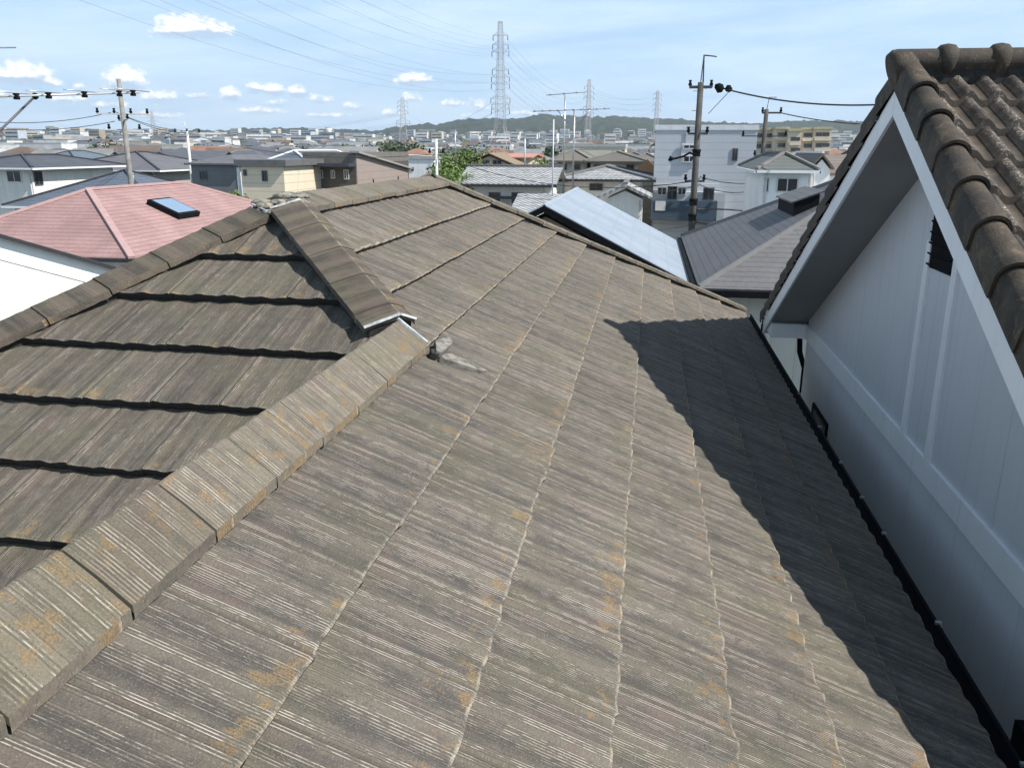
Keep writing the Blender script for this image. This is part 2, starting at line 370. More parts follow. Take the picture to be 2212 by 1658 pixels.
N0 = (-6.12, 13.65, -.786); B0 = (-6.12, 23.3, -.786); C0 = (-3.1, 10.15, -2.278)
house = thing('tiled_house', (0, 2.6, 0), 'weathered grey-brown grooved tile roof filling the foreground, with lichened angular ridge caps', 'house')
kx = lambda k: -5.428+k*cos(PM)                       # x (units) at course k on the right-hand face
K0 = (-6.12+5.428)/cos(PM); KE = 10.06
def lim_main(k):
    x = kx(k); near = 13.65-1.16*(x+6.12) if x < -3.1 else -1.5
    return (near*S, (23.3+.72*(x+6.12))*S)
Om = U(-5.428, 0, -1.128)
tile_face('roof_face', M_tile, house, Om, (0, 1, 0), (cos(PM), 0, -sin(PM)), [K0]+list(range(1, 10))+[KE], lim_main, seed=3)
# near end face (triangle on the left), falls towards the viewer
def lim_tri(k):
    dy = k*cos(PN); a = -6.12-dy/1.455; b = -6.12+dy/1.16 if dy < 3.5 else -2.95-(dy-3.5)/1.5
    return (a*S, b*S)
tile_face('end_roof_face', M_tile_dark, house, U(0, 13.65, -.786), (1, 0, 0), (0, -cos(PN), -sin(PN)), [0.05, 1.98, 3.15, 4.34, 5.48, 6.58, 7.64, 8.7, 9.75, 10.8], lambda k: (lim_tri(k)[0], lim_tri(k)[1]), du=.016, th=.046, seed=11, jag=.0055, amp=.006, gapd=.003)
# far side, left sides
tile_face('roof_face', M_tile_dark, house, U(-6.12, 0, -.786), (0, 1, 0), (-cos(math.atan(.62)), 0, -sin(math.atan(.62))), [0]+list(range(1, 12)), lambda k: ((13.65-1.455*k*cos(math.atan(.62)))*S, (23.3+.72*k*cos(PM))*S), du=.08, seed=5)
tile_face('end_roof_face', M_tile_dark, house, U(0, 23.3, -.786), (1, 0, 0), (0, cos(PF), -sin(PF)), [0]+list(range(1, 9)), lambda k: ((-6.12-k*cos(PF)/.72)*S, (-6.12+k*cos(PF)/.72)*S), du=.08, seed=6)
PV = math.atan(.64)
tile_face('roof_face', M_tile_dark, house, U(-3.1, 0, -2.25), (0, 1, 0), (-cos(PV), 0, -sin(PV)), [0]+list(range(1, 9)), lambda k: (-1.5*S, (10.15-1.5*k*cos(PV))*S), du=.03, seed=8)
# caps ------------------------------------------------------------
def wing(x, y, z): return Vector((x, y, z))*S
cap_run('ridge_cap', M_cap, house, U(-3.1, -1.5, -2.13), U(-3.1, 9.98, -2.13), (wing(.385, 0, -.318), wing(-.355, 0, -.30)), seed=2, phase=.47, lip=.030)
cap_run('ridge_cap', M_cap, house, U(-6.14, 13.5, -.76), U(-6.14, 23.3, -.76), (wing(.56, 0, -.2), wing(-.56, 0, -.2)), seed=4)
def hip_wings(d, w, extra=.0):
    """wing vectors along both roof faces beside a hip whose plan direction is d"""
    d = Vector(d).normalized()
    out = []
    for nrm in extra: 
        nrm = Vector(nrm).normalized(); v = d.cross(nrm).normalized()
        if v.z > 0: v = -v
        out.append(v*w*S)
    return out
nE = (0, -sin(PN), cos(PN)); nW = (sin(PM), 0, cos(PM)); PL = math.atan(.62); nL = (-sin(PL), 0, cos(PL)); nF = (0, sin(PF), cos(PF))
dR = (1, -1.16, -TN); dL = (-1, -1.455, -.62); dF = (1, .72, -TN); dB = (-1, .72, -TN)
def hipcap(A, d, t0, t1, n1, n2, seed, mat, w=.46, raise_=.10, w2=None, lip=.03):
    A = Vector(A); a = A+Vector(d)*t0; b = A+Vector(d)*t1
    cap_run('hip_cap', mat, house, U(a.x, a.y, a.z+raise_), U(b.x, b.y, b.z+raise_), (hip_wings(d, w, (n1,))[0], hip_wings(d, w2 or w, (n2,))[0]), seed=seed, lip=lip)
hipcap(N0, dR, .46, 3.0, nE, nW, 21, M_cap_dark, .50, .16, .24)
hipcap(N0, dL, .40, 7.5, nE, nL, 22, M_cap_dark, .52, .09, None, .035)
hipcap(B0, dF, .05, 9.65, nF, nW, 23, M_cap_far, .34, .13)
hipcap(B0, dB, .05, 9.65, nF, nL, 24, M_cap_dark, .34, .13)
# crusted mortar where the three ridges meet
def lump(mb, c, r, seed, sq=(1, 1, .6)):
    n, m_ = 9, 6; base = len(mb.v); c = Vector(c)
    for j in range(m_+1):
        th = pi*j/m_
        for i in range(n):
            ph = 2*pi*i/n; v = Vector((sin(th)*cos(ph)*sq[0], sin(th)*sin(ph)*sq[1], cos(th)*sq[2]))
            v *= r*(1+.2*mnoise.noise(v*2.2+Vector((seed, 0, 0)))); mb.v.append(tuple(c+v))
    for j in range(m_):
        for i in range(n):
            mb.face([base+j*n+i, base+j*n+(i+1) % n, base+(j+1)*n+(i+1) % n, base+(j+1)*n+i], [(0, 0)]*4, True)
mb = MB()
for i, (x, y, z, r) in enumerate([(-6.12, 13.35, -.90, .17), (-6.3, 13.15, -.94, .15), (-5.92, 13.15, -.95, .15), (-6.1, 13.6, -.80, .18), (-6.12, 13.0, -1.03, .14), (-5.82, 13.35, -.88, .16), (-6.42, 13.3, -.9, .15), (-5.9, 13.6, -.80, .15)]):
    lump(mb, U(x, y, z), r*S*.95, i*3.7, (1.4, 1.4, .42))
sub(mb, 'junction_mortar', M_mortar, house)
def capline(A, d, t, w, raise_, n, f0, f1, wd=.022):
    A = Vector(A)+Vector(d)*t; p = U(A.x, A.y, A.z+raise_); wv = hip_wings(d, w, (n,))[0]; dd = Vector(d).normalized()
    return p+wv*f0+Vector((0, 0, .012)), p+wv*f1+Vector((0, 0, .008)), dd*wd
for (A, d, t, w, r, n) in ((N0, dR, .46, .50, .16, nE), (N0, dL, .40, .52, .09, nE)):
    a, b, dd = capline(A, d, t, w, r, n, 0, 1.02); _q = MB(); _q.beam(a-dd*.3, b-dd*.3, .009, .008); sub(_q, 'sealant_joint', M_seal, house)
for px in [((807, 721), (830, 716)), ((830, 716), (866, 694)), ((868, 693), (895, 700)), ((893, 698), (921, 716))]:
    pass
a, b, dd = capline(N0, dR, 3.0, .50, .16, nE, 0, 1.02); _q = MB(); _q.beam(a, b, .012, .010); sub(_q, 'sealant_joint', M_seal, house)
a, b, dd = capline(N0, dR, 3.0, .50, .16, nW, 0, .5); _q = MB(); _q.beam(a, b, .014, .010); sub(_q, 'sealant_joint', M_seal, house)
_q = MB(); _q.beam(U(-3.1, 9.99, -2.10), U(-2.72, 9.99, -2.40), .014, .010); sub(_q, 'sealant_joint', M_seal, house)
NM_ = Vector((sin(PM), 0, cos(PM)))
def MP(px, py, h=0.):      # point on the right-hand roof face
    d = ray(px, py); q = Om+NM_*h; return CP+d*((q-CP).dot(NM_)/d.dot(NM_))
def slab(pts, h0, h1):
    m = MB(); m.prism([MP(a, b, h0) for a, b in pts], NM_*(h1-h0)); return m
sub(slab([(936, 744), (968, 736), (973, 750), (951, 771), (938, 768)], -.01, .016), 'valley_flashing', plain('weathered_flashing', (.21, .2, .18), .7, .35, 30), house, bevel=.004)
sub(slab([(926, 764), (938, 762), (949, 772), (940, 777), (928, 772)], -.02, .006), 'hole_shade_slab', M_bed, house)  # shade inside a small hole, put in as a near-black slab
sub(slab([(952, 776), (970, 774), (1005, 789), (1048, 811), (1036, 812), (990, 797), (958, 787), (948, 781)], -.02, .0085), 'cement_smear', plain('cement_smear', (.24, .225, .195), .9, .35, 25, bump=.004), house, bevel=.003)
# eaves gutter and its clips
mb = MB()
gx, gz, gr = 3.70*S, -5.74*S+HC, .05
yy0, yy1 = -1.4*S, 30.2*S
seg = 8
for i in range(seg):
    a0, a1 = pi+pi*i/seg, pi+pi*(i+1)/seg
    for rr in (gr, gr-.004):
        mb.quad([(gx+rr*cos(a0), yy0, gz+rr*sin(a0)), (gx+rr*cos(a1), yy0, gz+rr*sin(a1)), (gx+rr*cos(a1), yy1, gz+rr*sin(a1)), (gx+rr*cos(a0), yy1, gz+rr*sin(a0))])
mb.tube([(gx+gr, yy0, gz+.004), (gx+gr, yy1, gz+.004)], .009, 8); mb.tube([(gx-gr, yy0, gz), (gx-gr, yy1, gz)], .004, 6)
mb.box((3.4*S, yy0, gz-.10), (3.44*S, yy1, gz+.02))
gut = sub(mb, 'gutter', M_black, house)
for y in (7.2, 6.3, 5.54, 4.95, 4.45, 3.54, 2.64, 1.7):
    mb = MB(); mb.box((gx+gr-.012, y-.008, gz+.008), (gx+gr+.014, y+.008, gz+.022))
    mb.box((gx+gr+.006, y-.010, gz-.02), (gx+gr+.014, y+.010, gz+.015))
    sub(mb, 'gutter_clip', M_metal, gut)
mb = MB(); mb.box((-5.5, -.4, 0), (3.0*S, 29*S, -5.9*S+HC)); mb.box((-5.5, -.4, -5.9*S+HC+.01), (3.43*S, 29.3*S, -5.83*S+HC))
sub(mb, 'wall', plain('cream_siding_near', (.55, .53, .48), .8, .08), house)

# ------------------------------------------------------------------ neighbouring white gabled house
XB, XW = 1.5, 1.94; YA = 5.79; SL = .512; ZL = .207      # barge plane, wall plane, apex, slope, lower edge of barge at apex
nb = thing('white_gabled_house', (XW+3, YA, 0), 'white gabled house close on the right, with brown barrel tile roof and black louvre vent', 'house')
M_nwall = None
def siding_mat(name, c, pitch=.455, axis=1, var=.03, groove=.006):
    m, nt, b = newmat(name); tc = nt.new('ShaderNodeTexCoord').outputs['Object']; s = nt.sep(tc)[axis]
    f = nt.m('FRACT', nt.m('DIVIDE', nt.m('ADD', s, 50.), pitch))
    line = nt.m('LESS_THAN', f, groove/pitch)
    n1 = nt.noise(tc, 1.5, 5, .6)
    mp = nt.new('ShaderNodeMapping'); nt.l.new(tc, mp.inputs[0]); mp.inputs['Scale'].default_value = (14, 14, .8)
    n2 = nt.noise(mp.outputs[0], 1., 5, .65)
    cc = nt.mix(nt.step(n1, .3, .7), tuple(x*(1-var*2) for x in c), c); cc = nt.mix(nt.m('MULTIPLY', nt.step(n2, .48, .75), .30), cc, tuple(x*.74 for x in c)); fs_ = nt.noise(tc, 55., 4, .7); cc = nt.mix(nt.m('MULTIPLY', nt.step(fs_, .56, .72), .14), cc, tuple(x*.6 for x in c))
    nt.l.new(nt.mix(nt.m('MULTIPLY', line, .45), cc, (.12, .13, .15)), b.inputs['Base Color']); b.inputs['Roughness'].default_value = .6
    nt.l.new(nt.bump(nt.m('SUBTRACT', nt.noise(tc, 9., 3), nt.m('MULTIPLY', line, 2.)), .002), b.inputs['Normal'])
    return m
M_sid = siding_mat('white_painted_siding', (.70, .72, .75), groove=.003)
M_trim = siding_mat('white_trim_board', (.93, .94, .95), 50., 1, .03)
M_soffit = plain('grey_soffit', (.30, .305, .31), .75, .05, 1.)
zl = lambda y: HC+ZL-SL*abs(y-YA)
YL, YR = 10.56, -1.0
mb = MB()        # gable wall
yl = 10.0
mb.prism([(XW, yl, 0), (XW, yl, zl(yl)), (XW, YA, zl(YA)), (XW, 2*YA-yl, zl(2*YA-yl)), (XW, 2*YA-yl, 0)], (6.5, 0, 0))
sub(mb, 'gable_wall', M_sid, nb)
BELT_T, BELT_B = HC-2.0, HC-2.165
mb = MB(); jy = 2.515*XW
mb.box((XW-.022, jy+.003, BELT_B), (XW+.0, yl, BELT_T)); mb.box((XW-.022, 2*YA-yl, BELT_B), (XW, jy-.003, BELT_T)); mb.box((XW-.02, yl-.0, BELT_B), (XW+.3, yl+.022, BELT_T))
sub(mb, 'belt_trim', M_trim, nb, bevel=.004)
for y in (6.10, 5.55):
    mb = MB(); top = HC-.60 if y > 6 else HC-.60
    mb.box((XW-.02, y-.045, BELT_T+.002), (XW, y+.045, min(top, zl(y)-.02))); sub(mb, 'batten', M_trim, nb)
mb = MB(); mb.box((XW-.012, 5.60, HC-.775), (XW-.001, 6.10, HC-.12)); vent = sub(mb, 'louvre_vent', M_black, nb)
for i in range(9):
    z = HC-.755+i*.072
    mb = MB(); mb.beam((XW-.02, 5.62, z), (XW-.02, 6.08, z), .02, .010, (.6, 0, .8)); sub(mb, 'vent_slat', M_black, vent)
# soffit and barge boards (both sides), eave return at the left corner
for sgn, yend in ((1, YL), (-1, YR)):
    ye = yend if sgn > 0 else YR
    mb = MB(); mb.prism([(XB+.02, YA, HC+ZL), (XW, YA, HC+ZL), (XW, ye, zl(ye)), (XB+.02, ye, zl(ye))][::sgn], (0, 0, .02))
    sub(mb, 'soffit', M_soffit, nb)
    mb = MB(); e = .0015 if sgn < 0 else 0
    mb.prism([(XB, YA+sgn*.001, HC+ZL-.0), (XB, YA+sgn*.001, HC+ZL+.165), (XB, ye, zl(ye)+.165), (XB, ye, zl(ye)-.0)], (.024, 0, 0))
    sub(mb, 'barge_board', M_trim, nb)
mb = MB()
mb.box((XB+.03, 10.02, HC-2.17), (XW+.0, YL-.02, HC-2.0)); mb.box((XB, 10.3, zl(YL)-.03), (XB+.024, YL, zl(YL)+.0))
mb.box((XW, 10.03, HC-2.17), (XW+6.3, YL-.02, HC-2.02))
sub(mb, 'eave_return', M_trim, nb)
mb = MB(); mb.tube([(XW-.06, 10.13, HC-2.16), (XW-.05, 10.09, HC-2.35), (XW+.02, 10.07, HC-2.55), (XW+.02, 10.07, 0)], .032, 10)
mb.tube([(XB-.0, YL+.05, HC-2.10), (XW+6, YL+.05, HC-2.10)], .055, 10)
mb.tube([(XB-.01, YL+.0, HC-2.12), (XB-.01, YL, HC-2.45)], .012, 8)
sub(mb, 'downpipe', M_black, nb)
mb = MB(); ga = (8.45, HC-3.35); gb = (9.22, HC-2.72)
for a, b in (((ga[0], ga[1]), (ga[0]+.035, gb[1])), ((gb[0]-.035, ga[1]), (gb[0], gb[1])), ((ga[0]+.036, gb[1]-.035), (gb[0]-.036, gb[1])), ((ga[0]+.036, ga[1]), (gb[0]-.036, ga[1]+.035))):
    mb.box((XW-.022, a[0], a[1]), (XW, b[0], b[1]))
wn = sub(mb, 'grille_window', M_black, nb)
mb = MB(); mb.box((XW-.008, ga[0]+.036, ga[1]+.036), (XW-.002, gb[0]-.036, gb[1]-.036)); sub(mb, 'pane', plain('frosted_pane', (.42, .44, .47), .5, .1), wn)
mb = MB()
for i in range(1, 16):
    y = ga[0]+.03+i*.046; mb.beam((XW-.014, y, ga[1]+.03), (XW-.014, y, gb[1]-.03), .005)
for i in range(1, 12):
    z = ga[1]+.03+i*.048; mb.beam((XW-.014, ga[0]+.03, z), (XW-.014, gb[0]-.03, z), .005)
sub(mb, 'mesh_screen', plain('grey_mesh', (.16, .17, .18), .6, .1), wn)
pv = PX(2192, 1552, XW-.1)
mb = MB(); mb.box((XW-.1, pv.y-.34, pv.z-.7), (XW-.001, pv.y, pv.z)); sub(mb, 'wall_box', M_black, nb, bevel=.01)
# barrel tiles
def rolltile_mat():
    m, nt, b = newmat('brown_barrel_tile'); tc = nt.new('ShaderNodeTexCoord').outputs['Object']
    a = nt.noise(tc, 5., 5, .6); f = nt.noise(tc, 60., 4, .7); p = nt.noise(tc, 14., 5, .7)
    c = nt.mix(nt.step(a, .3, .7), (.026, .021, .016), (.085, .062, .040)); c = nt.mix(nt.m('MULTIPLY', nt.step(p, .52, .7), .6), c, (.22, .16, .09))
    c = nt.mix(nt.m('MULTIPLY', nt.step(f, .6, .72), .5), c, (.28, .26, .22)); c = nt.mix(nt.m('MULTIPLY', nt.step(p, .45, .3), .6), c, (.03, .028, .024))
    r = nt.new('ShaderNodeNewGeometry').outputs['Random Per Island']; c = nt.mix(nt.m('MULTIPLY', r, .45), c, (.03, .026, .022)); sp = nt.noise(tc, 130., 3, .7)
    c = nt.mix(nt.m('MULTIPLY', nt.step(sp, .62, .70), nt.m('MULTIPLY', nt.step(a, .45, .6), .7)), c, (.33, .31, .26))
    nt.l.new(c, b.inputs['Base Color']); nt.l.new(nt.bump(nt.m('ADD', f, nt.m('MULTIPLY', sp, .6)), .004), b.inputs['Normal']); return m
M_roll = rolltile_mat()
def pale_roll():
    m, nt, b = newmat('lichen_speckled_barrel_tile'); tc = nt.new('ShaderNodeTexCoord').outputs['Object']
    a = nt.noise(tc, 6., 5, .6); f = nt.noise(tc, 70., 5, .75)
    uvy = nt.sep(nt.new('ShaderNodeUVMap', uv_map='UVMap').outputs[0])[0]
    c = nt.mix(nt.step(a, .3, .7), (.032, .026, .021), (.090, .069, .050))
    sp = nt.m('MULTIPLY', nt.m('MULTIPLY', nt.step(f, .50, .62), nt.step(a, .35, .62)), nt.m('ADD', .06, nt.m('MULTIPLY', nt.step(uvy, .3, .9), .85)))
    c = nt.mix(sp, c, (.40, .37, .33)); nt.l.new(c, b.inputs['Base Color']); nt.l.new(nt.bump(f, .003), b.inputs['Normal']); return m
M_roll2 = pale_roll()
EXP = .366; cA = cos(math.atan(SL)); sA = sin(math.atan(SL))
def rollface(sgn, ycount):
    """S-profile tile courses on one slope"""
    mb = MB(); x0, x1 = XB+.13, XB+5.2; base_z = HC+ZL+.25
    for r in range(ycount):
        n = int((x1-x0)/.0195); rows = []
        for q, (f, h) in enumerate(((-.06, -.045), (.0, -.035), (.6, -.012), (1., 0), (1., -.038), (.975, -.055))):
            s = (r+f)*EXP; row = []
            for i in range(n+1):
                x = x0+i*.0195; ph = ((x-x0)/.156) % 1
                roll = .040*max(0, sin(pi*min(1, ph/.60)))**.9 if ph < .60 else -.010*sin(pi*(ph-.60)/.40)
                pr = roll/.040 if roll > 0 else 0
                d = sgn*cA*s; z = base_z-sA*s+(h+roll*(1 if q < 4 else .8))/cA
                row.append(((x, YA+d, z), (max(0, pr), s)))
            rows.append(row)
        for q in range(5):
            b0 = len(mb.v); smooth = True
            for row in (rows[q], rows[q+1]):
                for p, t in row: mb.v.append(p)
            for i in range(n):
                mb.face([b0+i, b0+i+1, b0+n+1+i+1, b0+n+1+i], [rows[q][i][1], rows[q][i+1][1], rows[q+1][i+1][1], rows[q+1][i][1]], smooth)
    return mb
sub(rollface(-1, 21), 'roof_face', M_roll2, nb); sub(rollface(1, 15), 'roof_face', M_roll2, nb)
def rake(sgn, count):
    mb = MB(); rnd = random.Random(5+sgn)
    dirv = Vector((0, sgn*cA, -sA)); nv = Vector((0, sgn*sA, cA))
    for r in range(count):
        s0, s1 = r*EXP-.02, (r+1)*EXP; base = Vector((XB+.058+rnd.uniform(-.004, .004), YA, HC+ZL+.165)); tilt = .0
        n = 14; rows = []
        for q, (s, rad, hh) in enumerate(((s0, .072, -.006), (s0+.1, .075, -.002), (s1-.03, .085, .010), (s1, .086, .012), (s1, .072, .008), (s1-.02, .068, .0))):
            row = []
            for i in range(n+1):
                a = pi*(1.12)*(i/n)-.06*pi
                px = -cos(a)*rad; pz = sin(a)*rad*.95
                if i == 0: pz = -.108; px = -rad*.98
                row.append(base+dirv*s+Vector((px, 0, 0))+nv*(pz+hh+.108))
            rows.append(row)
        for q in range(5):
            b0 = len(mb.v); mb.v += [tuple(p) for p in rows[q]]+[tuple(p) for p in rows[q+1]]
            for i in range(n): mb.face([b0+i, b0+i+1, b0+n+1+i+1, b0+n+1+i], [(0, 0)]*4, True)
    return mb
sub(rake(-1, 21), 'rake_tile', M_roll, nb); sub(rake(1, 15), 'rake_tile', M_roll, nb)
mb = MB(); zc = HC+.525
x = XB-.03
mb.tube([(x, YA, zc), (x+.02, YA, zc), (XB+5.3, YA, zc)], [.074, .076, .076], 20)
mb.tube([(XB-.045, YA, zc-.05), (XB-.03, YA, zc-.045), (XB+.05, YA, zc-.035), (XB+.10, YA, zc-.02)], [.10, .118, .112, .08], 20)
k = 0
while k < 16:
    xx = XB+.27+k*.302; mb.tube([(xx-.045, YA, zc), (xx-.032, YA, zc+.003), (xx, YA, zc+.004), (xx+.032, YA, zc+.003), (xx+.045, YA, zc)], [.076, .094, .100, .094, .076], 24); k += 1
sub(mb, 'ridge_tile', M_roll, nb)
mb = MB(); mb.box((XB+.10, YA-.055, zc-.16), (XB+5.2, YA+.055, zc-.03)); sub(mb, 'ridge_bedding', M_bed, nb)
mb = MB(); mb.prism([(XB+.03, YA, HC+ZL+.02), (XB+.03, YL+.05, zl(YL+.05)+.03), (XB+.03, YL+.05, zl(YL+.05)+.13), (XB+.03, YA, HC+ZL+.2), (XB+.03, YR, zl(YR)+.13), (XB+.03, YR, zl(YR)+.03)], (5.2, 0, 0))
sub(mb, 'roof_deck', M_bed, nb)

# ------------------------------------------------------------------ terrain
def hill_top(px):
    pts = [(-900, 300), (-400, 297), (0, 297), (150, 293), (330, 292), (480, 291), (520, 287), (600, 285), (720, 287), (800, 291), (850, 281), (900, 277), (950, 280), (1000, 268), (1080, 264), (1160, 260), (1240, 262), (1340, 265), (1400, 268), (1500, 273), (1600, 276), (1850, 276), (2600, 282), (3200, 288)]
    for (a, b), (c, d) in zip(pts, pts[1:]):
        if px <= c: return b+(d-b)*(px-a)/(c-a)
    return 288
def px_of(ang):              # picture column of a compass direction at the horizon
    a = ang-YAW
    return 1106+FPX*math.tan(max(-1.2, min(1.2, a)))/cos(PITCH)
def ground_z(x, y):
    r = math.hypot(x, y); ang = math.atan2(x, y)
    if y < 0 or abs(ang-YAW) > 1.15: return 0.0 if r < 300 else min(30, (r-300)*.02)
    hor = 321+(px_of(ang)-1400)*.0042
    t = max(0, min(1, (r-330)/1100)); z = 24*t**1.4
    px = px_of(ang); top = (hor-hill_top(px))/FPX*2000*1.0+HC
    right = max(0, min(1, (px-820)/120))
    foot = 1480-260*right
    s = max(0, min(1, (r-foot)/(1990-foot))); s = s*s*(3-2*s)
    z = z*(1-s)+top*s
    if r > 2000: z -= (r-2000)*.05
    return max(z, -2)
mb = MB(); na, rr = 620, [0, 12, 30, 60, 100, 160, 240, 330, 400, 480, 560, 650, 740, 830, 920, 1010, 1100, 1180]+[1220+i*22 for i in range(36)]+[2020, 2100, 2300, 2700, 3400]
A0, A1 = YAW-1.05, YAW+1.05
for i in range(na+1):
    a = A0+(A1-A0)*i/na
    for r in rr:
        x, y = r*sin(a), r*cos(a); z = ground_z(x, y)
        if r > 1250:
            f = min(1, (r-1250)/200); z += f*(7*abs(mnoise.noise(Vector((x/26, y/26, 0))))+5*mnoise.noise(Vector((x/11, y/11, 3)))+8*mnoise.noise(Vector((x/120, y/120, 5))))
        mb.v.append((x, y, z if r > 1 else 0))
m_ = len(rr); m_h, ntm, bh = newmat('terrain_cover')
geo = ntm.new('ShaderNodeNewGeometry').outputs['Position']; gx_, gy_, gz_ = ntm.sep(geo)
dist = ntm.m('SQRT', ntm.m('ADD', ntm.m('MULTIPLY', gx_, gx_), ntm.m('MULTIPLY', gy_, gy_)))
nf = ntm.noise(geo, .09, 5, .7); ng = ntm.noise(geo, .02, 4, .6)
forest = ntm.mix(ntm.step(nf, .35, .65), (.010, .024, .018), (.036, .055, .034))
town = ntm.mix(ntm.step(ng, .4, .6), (.09, .10, .08), (.17, .165, .15)); town = ntm.mix(ntm.step(nf, .45, .6), town, (.04, .07, .025))
ntm.l.new(ntm.mix(ntm.step(dist, 1230., 1330.), town, forest), bh.inputs['Base Color']); bh.inputs['Roughness'].default_value = .95
for i in range(na):
    for j in range(m_-1):
        b = i*m_+j; mb.face([b, b+1, b+m_+1, b+m_], [(0, 0)]*4, True)
o = mb.build('ground', m_h); tag(o, kind='structure')
mb = MB(); mb.quad([(-400, -120, -.03), (400, -120, -.03), (400, 5, -.03), (-400, 5, -.03)]); tag(mb.build('ground', plain('near_ground', (.16, .155, .145), .9, .2, .4)), kind='structure')

# ------------------------------------------------------------------ houses
def roof_mat(name, c, pitch=.22, var=.25, line=.5, tile=True, axis='z', rough=.75):
    if name in _mc: return _mc[name]
    m, nt, b = newmat(name); tc = nt.new('ShaderNodeTexCoord').outputs['Object']; x, y, z = nt.sep(tc)
    n1 = nt.noise(tc, .9, 5, .65); n2 = nt.noise(tc, 9., 3, .6)
    rowz = nt.m('FRACT', nt.m('ADD', nt.m('DIVIDE', z, pitch), 50.))
    cc = nt.mix(nt.step(n1, .3, .7), tuple(k*(1-var) for k in c), tuple(k*(1+var) for k in c)); cc = nt.mix(nt.m('MULTIPLY', nt.step(n2, .45, .7), .3), cc, tuple(k*.6 for k in c))
    if tile: cc = nt.mix(nt.m('MULTIPLY', nt.m('LESS_THAN', rowz, .16), line), cc, tuple(k*.35 for k in c))
    nt.l.new(cc, b.inputs['Base Color']); b.inputs['Roughness'].default_value = rough
    nt.l.new(nt.bump(nt.m('ADD', rowz, n2), .012), b.inputs['Normal'])
    _mc[name] = m; return m
def kawara_mat():
    m, nt, b = newmat('silver_wave_tile'); tc = nt.new('ShaderNodeTexCoord').outputs['Object']; x, y, z = nt.sep(tc)
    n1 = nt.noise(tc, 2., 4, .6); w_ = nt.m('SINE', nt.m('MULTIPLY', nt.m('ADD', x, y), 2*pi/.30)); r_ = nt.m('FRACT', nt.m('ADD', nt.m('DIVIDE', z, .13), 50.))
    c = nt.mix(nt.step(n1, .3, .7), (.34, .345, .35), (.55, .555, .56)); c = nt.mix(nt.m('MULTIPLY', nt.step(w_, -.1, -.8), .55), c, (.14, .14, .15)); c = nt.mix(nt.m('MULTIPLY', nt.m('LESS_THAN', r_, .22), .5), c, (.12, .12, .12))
    nt.l.new(c, b.inputs['Base Color']); nt.l.new(nt.bump(nt.m('ADD', w_, r_), .03), b.inputs['Normal']); b.inputs['Roughness'].default_value = .5; return m
M_kaw = kawara_mat()
W_ = lambda n, c, **k: plain('wall_'+n, c, .85, .08, .8, streak=True, **k)
M_grout = plain('gutter_dark', (.03, .03, .034), .4, .1)

